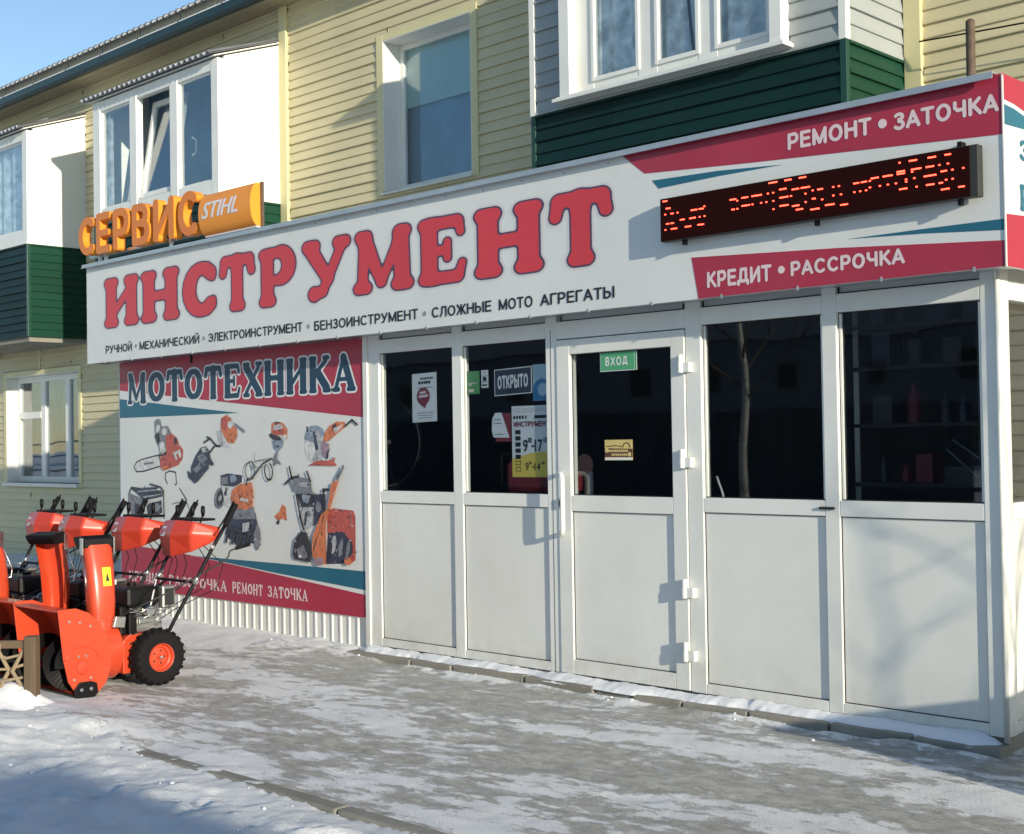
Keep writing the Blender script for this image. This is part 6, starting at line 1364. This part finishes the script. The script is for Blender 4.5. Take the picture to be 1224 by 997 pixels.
    for x, y, dx, dy in ((-.16, .41, -.02, .03), (.0, .43, .0, .02), (.13, .42, .02, .02)):
        MB().tube([(x, y, 1.03), (x+dx*.6, y+dy*.6, 1.08)], .006, 6).lathe([(0, 0), (.010, .004), (.015, .035), (.014, .07), (0, .078)], (x+dx*.7, y+dy*.7, 1.07), 'Z', 10).build('lever', M['plastic'], pan, smooth=True)
    MB().add([(-.165, .3145, 1.005), (-.085, .302, 1.005), (-.09, .272, .940), (-.165, .2870, .940)], [(0, 1, 2, 3)]).build('badge', M['label_white'], pan)
    MB().add([(-.155, .3085, .994), (-.115, .3020, .996), (-.118, .2755, .950), (-.155, .284, .955)], [(0, 1, 2, 3)]).build('badge_print', M['art_red'], pan)
    # chute crank rod with bent handle, cables
    MB().tube([(.15, -.20, .46), (.205, .10, .58), (.255, .36, .70), (.275, .52, .775), (.280, .545, .80), (.28, .555, .835), (.285, .60, .85), (.29, .70, .868)], .0062, 8).build('crank_rod', M['dark_metal'], t, smooth=True)
    MB().tube([(.285, .60, .85), (.29, .71, .87)], .012, 8).build('crank_grip', M['rubber'], t, smooth=True)
    for x0, y0, bow in ((.12, .40, .10), (-.05, .38, .05), (.20, .40, .16), (-.18, .38, .06)):
        MB().tube([(x0, y0, .88), (x0+.02, y0-.02+bow, .74), (x0-.02, y0-.05+bow, .58), (x0-.06, y0-.2, .46), (x0-.06, y0-.32, .40)], .0035, 5).build('cable', M['black'], t, smooth=True)
    return t
blower = make_blower()
labs = ['orange snow blower nearest the door, its right tyre in full view',
        'orange snow blower second from the door, bucket overlapped by the nearest one',
        'orange snow blower third from the door, beneath the ground floor window',
        'orange snow blower farthest from the door, cut by the left edge of the photo']
spots = [(-5.29, -1.49, 0), (-5.96, -1.47, R(2.5)), (-6.66, -1.56, R(-3)), (-7.36, -1.45, R(3))]
for k in range(1, 4):
    c = copy_tree(blower); cp = [q for q in c.children if q.name.startswith('chute') and not q.data][0]; an = R((0, 128, 118, 140)[k]); cp.rotation_euler.z = an; cp.location = (.05-(.05*math.cos(an)+.285*math.sin(an)), -.285-(.05*math.sin(an)-.285*math.cos(an)), 0)
    c.location = (*spots[k][:2], float(gheight(spots[k][0], spots[k][1]))-.004); c.rotation_euler.z = spots[k][2]; c['label'] = labs[k]
blower.location = (*spots[0][:2], float(gheight(*spots[0][:2]))-.004); blower['label'] = labs[0]

# ------------------------------------------------------------------ wicker fence at the left
fe = thing('wattle_fence', 'low brown fence with woven twigs half buried in snow before the machines', 'fence', (-4.66, -2.52, 0))
fdir = Vector((-.75, -.66, 0)).normalized()
P0 = Vector((-4.66, -2.52, 0))
def fpt(s, z, o=0): q = P0+fdir*s+Vector((-fdir.y, fdir.x, 0))*o; return (q.x, q.y, z)
def fbox(s0, s1, o0, o1, z0, z1): return MB().add([fpt(s, z, o) for z in (z0, z1) for s, o in ((s0, o0), (s1, o0), (s1, o1), (s0, o1))], [(0,3,2,1),(4,5,6,7),(0,1,5,4),(1,2,6,5),(2,3,7,6),(3,0,4,7)])
for s in (0, .95, 1.9): fbox(s-.035, s+.035, -.035, .035, -.1, .47).build('post', M['wood_brown'], fe, bevel=.004)
for z in (.40, .10): fbox(.035, 1.865, -.014, .014, z, z+.045).build('rail', M['wood_brown'], fe, bevel=.004)
for k in range(20):
    s = .08+k*.092; j = rnd.uniform(-.02, .02); d_ = 1 if k % 2 else -1
    MB().tube([fpt(s+j, .06, .010*d_), fpt(s+.02*d_, .16, .018*d_), fpt(s-.03*d_, .27, -.016*d_), fpt(s+.035*d_+j, .385, .014*d_), fpt(s+.01*d_, .43, .016*d_)], [.014, .013, .014, .012, .009], 7).build('twig', M['twig'], fe, smooth=True)
for k in range(4):
    z = .14+.075*k
    MB().tube([fpt(.04+.1*i, z+.02*math.sin(i*1.9+k), .02*(-1)**(i+k)) for i in range(19)], .009, 6).build('twig', M['twig'], fe, smooth=True)
# snow heaped on the fence foot
sv = []; nn = 90; rw = 25
for i in range(nn+1):
    for k in range(rw):
        s = -.15+2.2*i/nn; o = -.34+.60*k/(rw-1); q = fpt(s, 0, o)
        hh = (.05+.10*float(fbm(np.array(s*3.1), np.array(1.7), 71)))*math.exp(-((o+.02)/.16)**2)*float(sstep(-.15, .12, np.array(s)))
        sv.append((q[0], q[1], float(gheight(q[0], q[1]))-.012+hh+.05*(float(fbm(np.array(q[0]*9), np.array(q[1]*9), 72))-.45)*math.exp(-(o/.2)**2)))
hp = MB().add(sv, [(i*rw+k, (i+1)*rw+k, (i+1)*rw+k+1, i*rw+k+1) for i in range(nn) for k in range(rw-1)]).build('snow_heap', M['snow_dust'], None, smooth=True)
tag(hp, 'soft heap of snow piled along the foot of the woven fence', 'snow', kind='stuff')

# ------------------------------------------------------------------ pipe and wire above the sign
pp = thing('steel_pipe', 'rusty upright steel pipe rising above the right end of the sign', 'pipe', (-.57, 1.0, 3.1))
MB().tube([(-.57, 1.0, 3.09), (-.566, 1.0, 3.84)], .026, 14).build('tube', M['rust'], pp, smooth=R(50))
MB().lathe([(.026, 0), (.024, .012), (.012, .022), (0, .024)], (-.566, 1.0, 3.84), 'Z', 14).build('cap', M['rust'], pp, smooth=True)
tag(MB().tube([(-1.74, 2.70, 4.345), (-1.30, 2.60, 4.29), (3.0, 2.55, 4.06), (8.0, 2.6, 3.95)], .006, 6).build('overhead_wire', M['black'], None), 'thin dark cable running from the house past the steel pipe', 'cable')

# ------------------------------------------------------------------ out of frame: what shades, and what the glass mirrors
gb = thing('grit_box', 'plain wooden grit box with a sloping lid beside the porch', 'box', (2.6, -.5, 0))  # low box added out of view, shaped for the shadow at the porch corner
MB().box(2.30, 3.0, -1.16, .25, -.05, .79).build('bin', M['wood_brown'], gb, bevel=.01)
MB().add([(2.26, -1.19, .795), (3.04, -1.19, .795), (3.04, .28, .795), (2.26, .28, .795), (2.26, -1.19, .83), (3.04, -1.19, .88), (3.04, .28, .88), (2.26, .28, .83)], [(0,3,2,1),(4,5,6,7),(0,1,5,4),(1,2,6,5),(2,3,7,6),(3,0,4,7)]).build('lid', M['wood_brown'], gb)
sb = thing('bare_shrub', 'leafless shrub of thin branching twigs beyond the grit box', 'shrub', (4.6, -1.3, 0))  # unseen shrub placed for soft branch shadows on the right panels
r2 = random.Random(11)
def twigs(p0, d0, L, r, lev, out):
    p = Vector(p0); d = Vector(d0).normalized(); pts = [tuple(p)]; rs = [r]
    for i in range(4):
        d = (d+Vector((r2.uniform(-.18, .18), r2.uniform(-.18, .18), r2.uniform(-.06, .12)))).normalized(); p = p+d*L/4; pts.append(tuple(p)); rs.append(r*(1-.17*(i+1)))
    out.append((pts, rs))
    if lev: 
        for k in range(3 if lev > 1 else 2):
            q = Vector(pts[2+k % 3]); dd = (d+Vector((r2.uniform(-.6, .6), r2.uniform(-.45, .45), r2.uniform(-.2, .5)))).normalized(); twigs(q, dd, L*.62, r*.55, lev-1, out)
for k in range(5):
    o_ = []; a = 2*math.pi*k/5; twigs((4.6+.08*math.cos(a), -1.3+.08*math.sin(a), -.03), (.10*math.cos(a), .06*math.sin(a), 1), r2.uniform(1.4, 2.1), .016, 2, o_)
    mb = MB()
    for pts, rs in o_: mb.tube(pts, rs, 5)
    mb.build('stem', M['twig_dark'], sb)
def birch(x, y, h, lab, seed):
    global r2
    r2 = random.Random(seed); t = thing('birch_tree', lab, 'tree', (x, y, 0), 'bare birches across the street')
    MB().tube([(x, y, -.1), (x+.03, y, h*.3), (x-.05, y+.05, h*.6), (x+.05, y, h)], [.09, .075, .05, .02], 10).build('trunk', M['bark'], t, smooth=True)
    mb = MB()
    for k in range(26):
        z = h*(.25+.7*k/26); a = k*2.4; o_ = []
        twigs((x, y, z), (math.cos(a), math.sin(a), .7), h*.26*(1-.6*k/26), .032*(1-.6*k/26), 2, o_)
        for pts, rs in o_: mb.tube(pts, rs, 4)
    mb.build('crown', M['twig_dark'], t)
birch(-11.8, -15.0, 9.0, 'pale birch mirrored in the third shop window', 3)
def plain_house(name, lab, x0, x1, y0, y1, h, m, rows, cols, roofz, face):
    t = thing(name, lab, 'building', ((x0+x1)/2, (y0+y1)/2, 0))
    MB().box(x0, x1, y0, y1, -.2, h).build('wall', M[m], t)
    if roofz:
        ym = (y0+y1)/2
        MB().add([(x0-.4, y0-.5, h), (x1+.4, y0-.5, h), (x1+.4, y1+.5, h), (x0-.4, y1+.5, h), (x0-.4, ym, h+roofz), (x1+.4, ym, h+roofz)], [(0, 1, 2, 3), (0, 1, 5, 4), (3, 2, 5, 4), (0, 4, 3), (1, 5, 2)]).build('roof', M['roof'], t)
    else: MB().box(x0-.001, x1+.05, y0-.05, y1+.001, h, h+.12).build('roof', M['roof'], t)
    for i in range(rows):
        for j in range(cols):
            xa = x0+(j+.5)*(x1-x0)/cols-.6; za = 1.0+i*3.0; yy = y1 if face > 0 else y0
            wn = MB().box(xa, xa+1.2, yy-.02, yy+.03, za, za+1.4).build('window', M['wood_brown'], t)
            MB().box(xa+.07, xa+.57, yy+.028, yy+.034, za+.07, za+1.33).box(xa+.63, xa+1.13, yy+.028, yy+.034, za+.07, za+1.33).build('pane', M['gasket'], wn)
plain_house('street_house', 'long grey rendered house across the street from the shop', -95, 2, -62, -52, 6.6, 'brick', 2, 20, 2.4, 1)
bf = thing('board_fence', 'tall dark board fence along the far side of the street', 'fence', (-30, -21, 0))  # unseen fence added so the shop panes mirror something dark
for k in range(3): MB().box(-70, 4, -21.04, -21.0, .35+.75*k, .43+.75*k).build('rail', M['grey_boards'], bf)
bm_ = MB().box(-.06, .06, -.012, .012, -.2, 2.25); bo = bm_.build('board', M['grey_boards'], None); bo.parent = bf; bo.location = (-40+30, -20.988+21, 0)
for k in range(1, 290):
    c = bo.copy(); COL.objects.link(c); c.parent = bf; c.location = (-10+30-10-k*.13+10, .012, rnd.uniform(-.03, .03))
GH = 4.2
plain_house('garage', 'flat roofed grey garage down the street to the right', 14.75, 24, -16.5, -8.02, GH-.12, 'brick', 1, 2, 0, 1)  # unseen building added and sized for the shadow across the snow bank
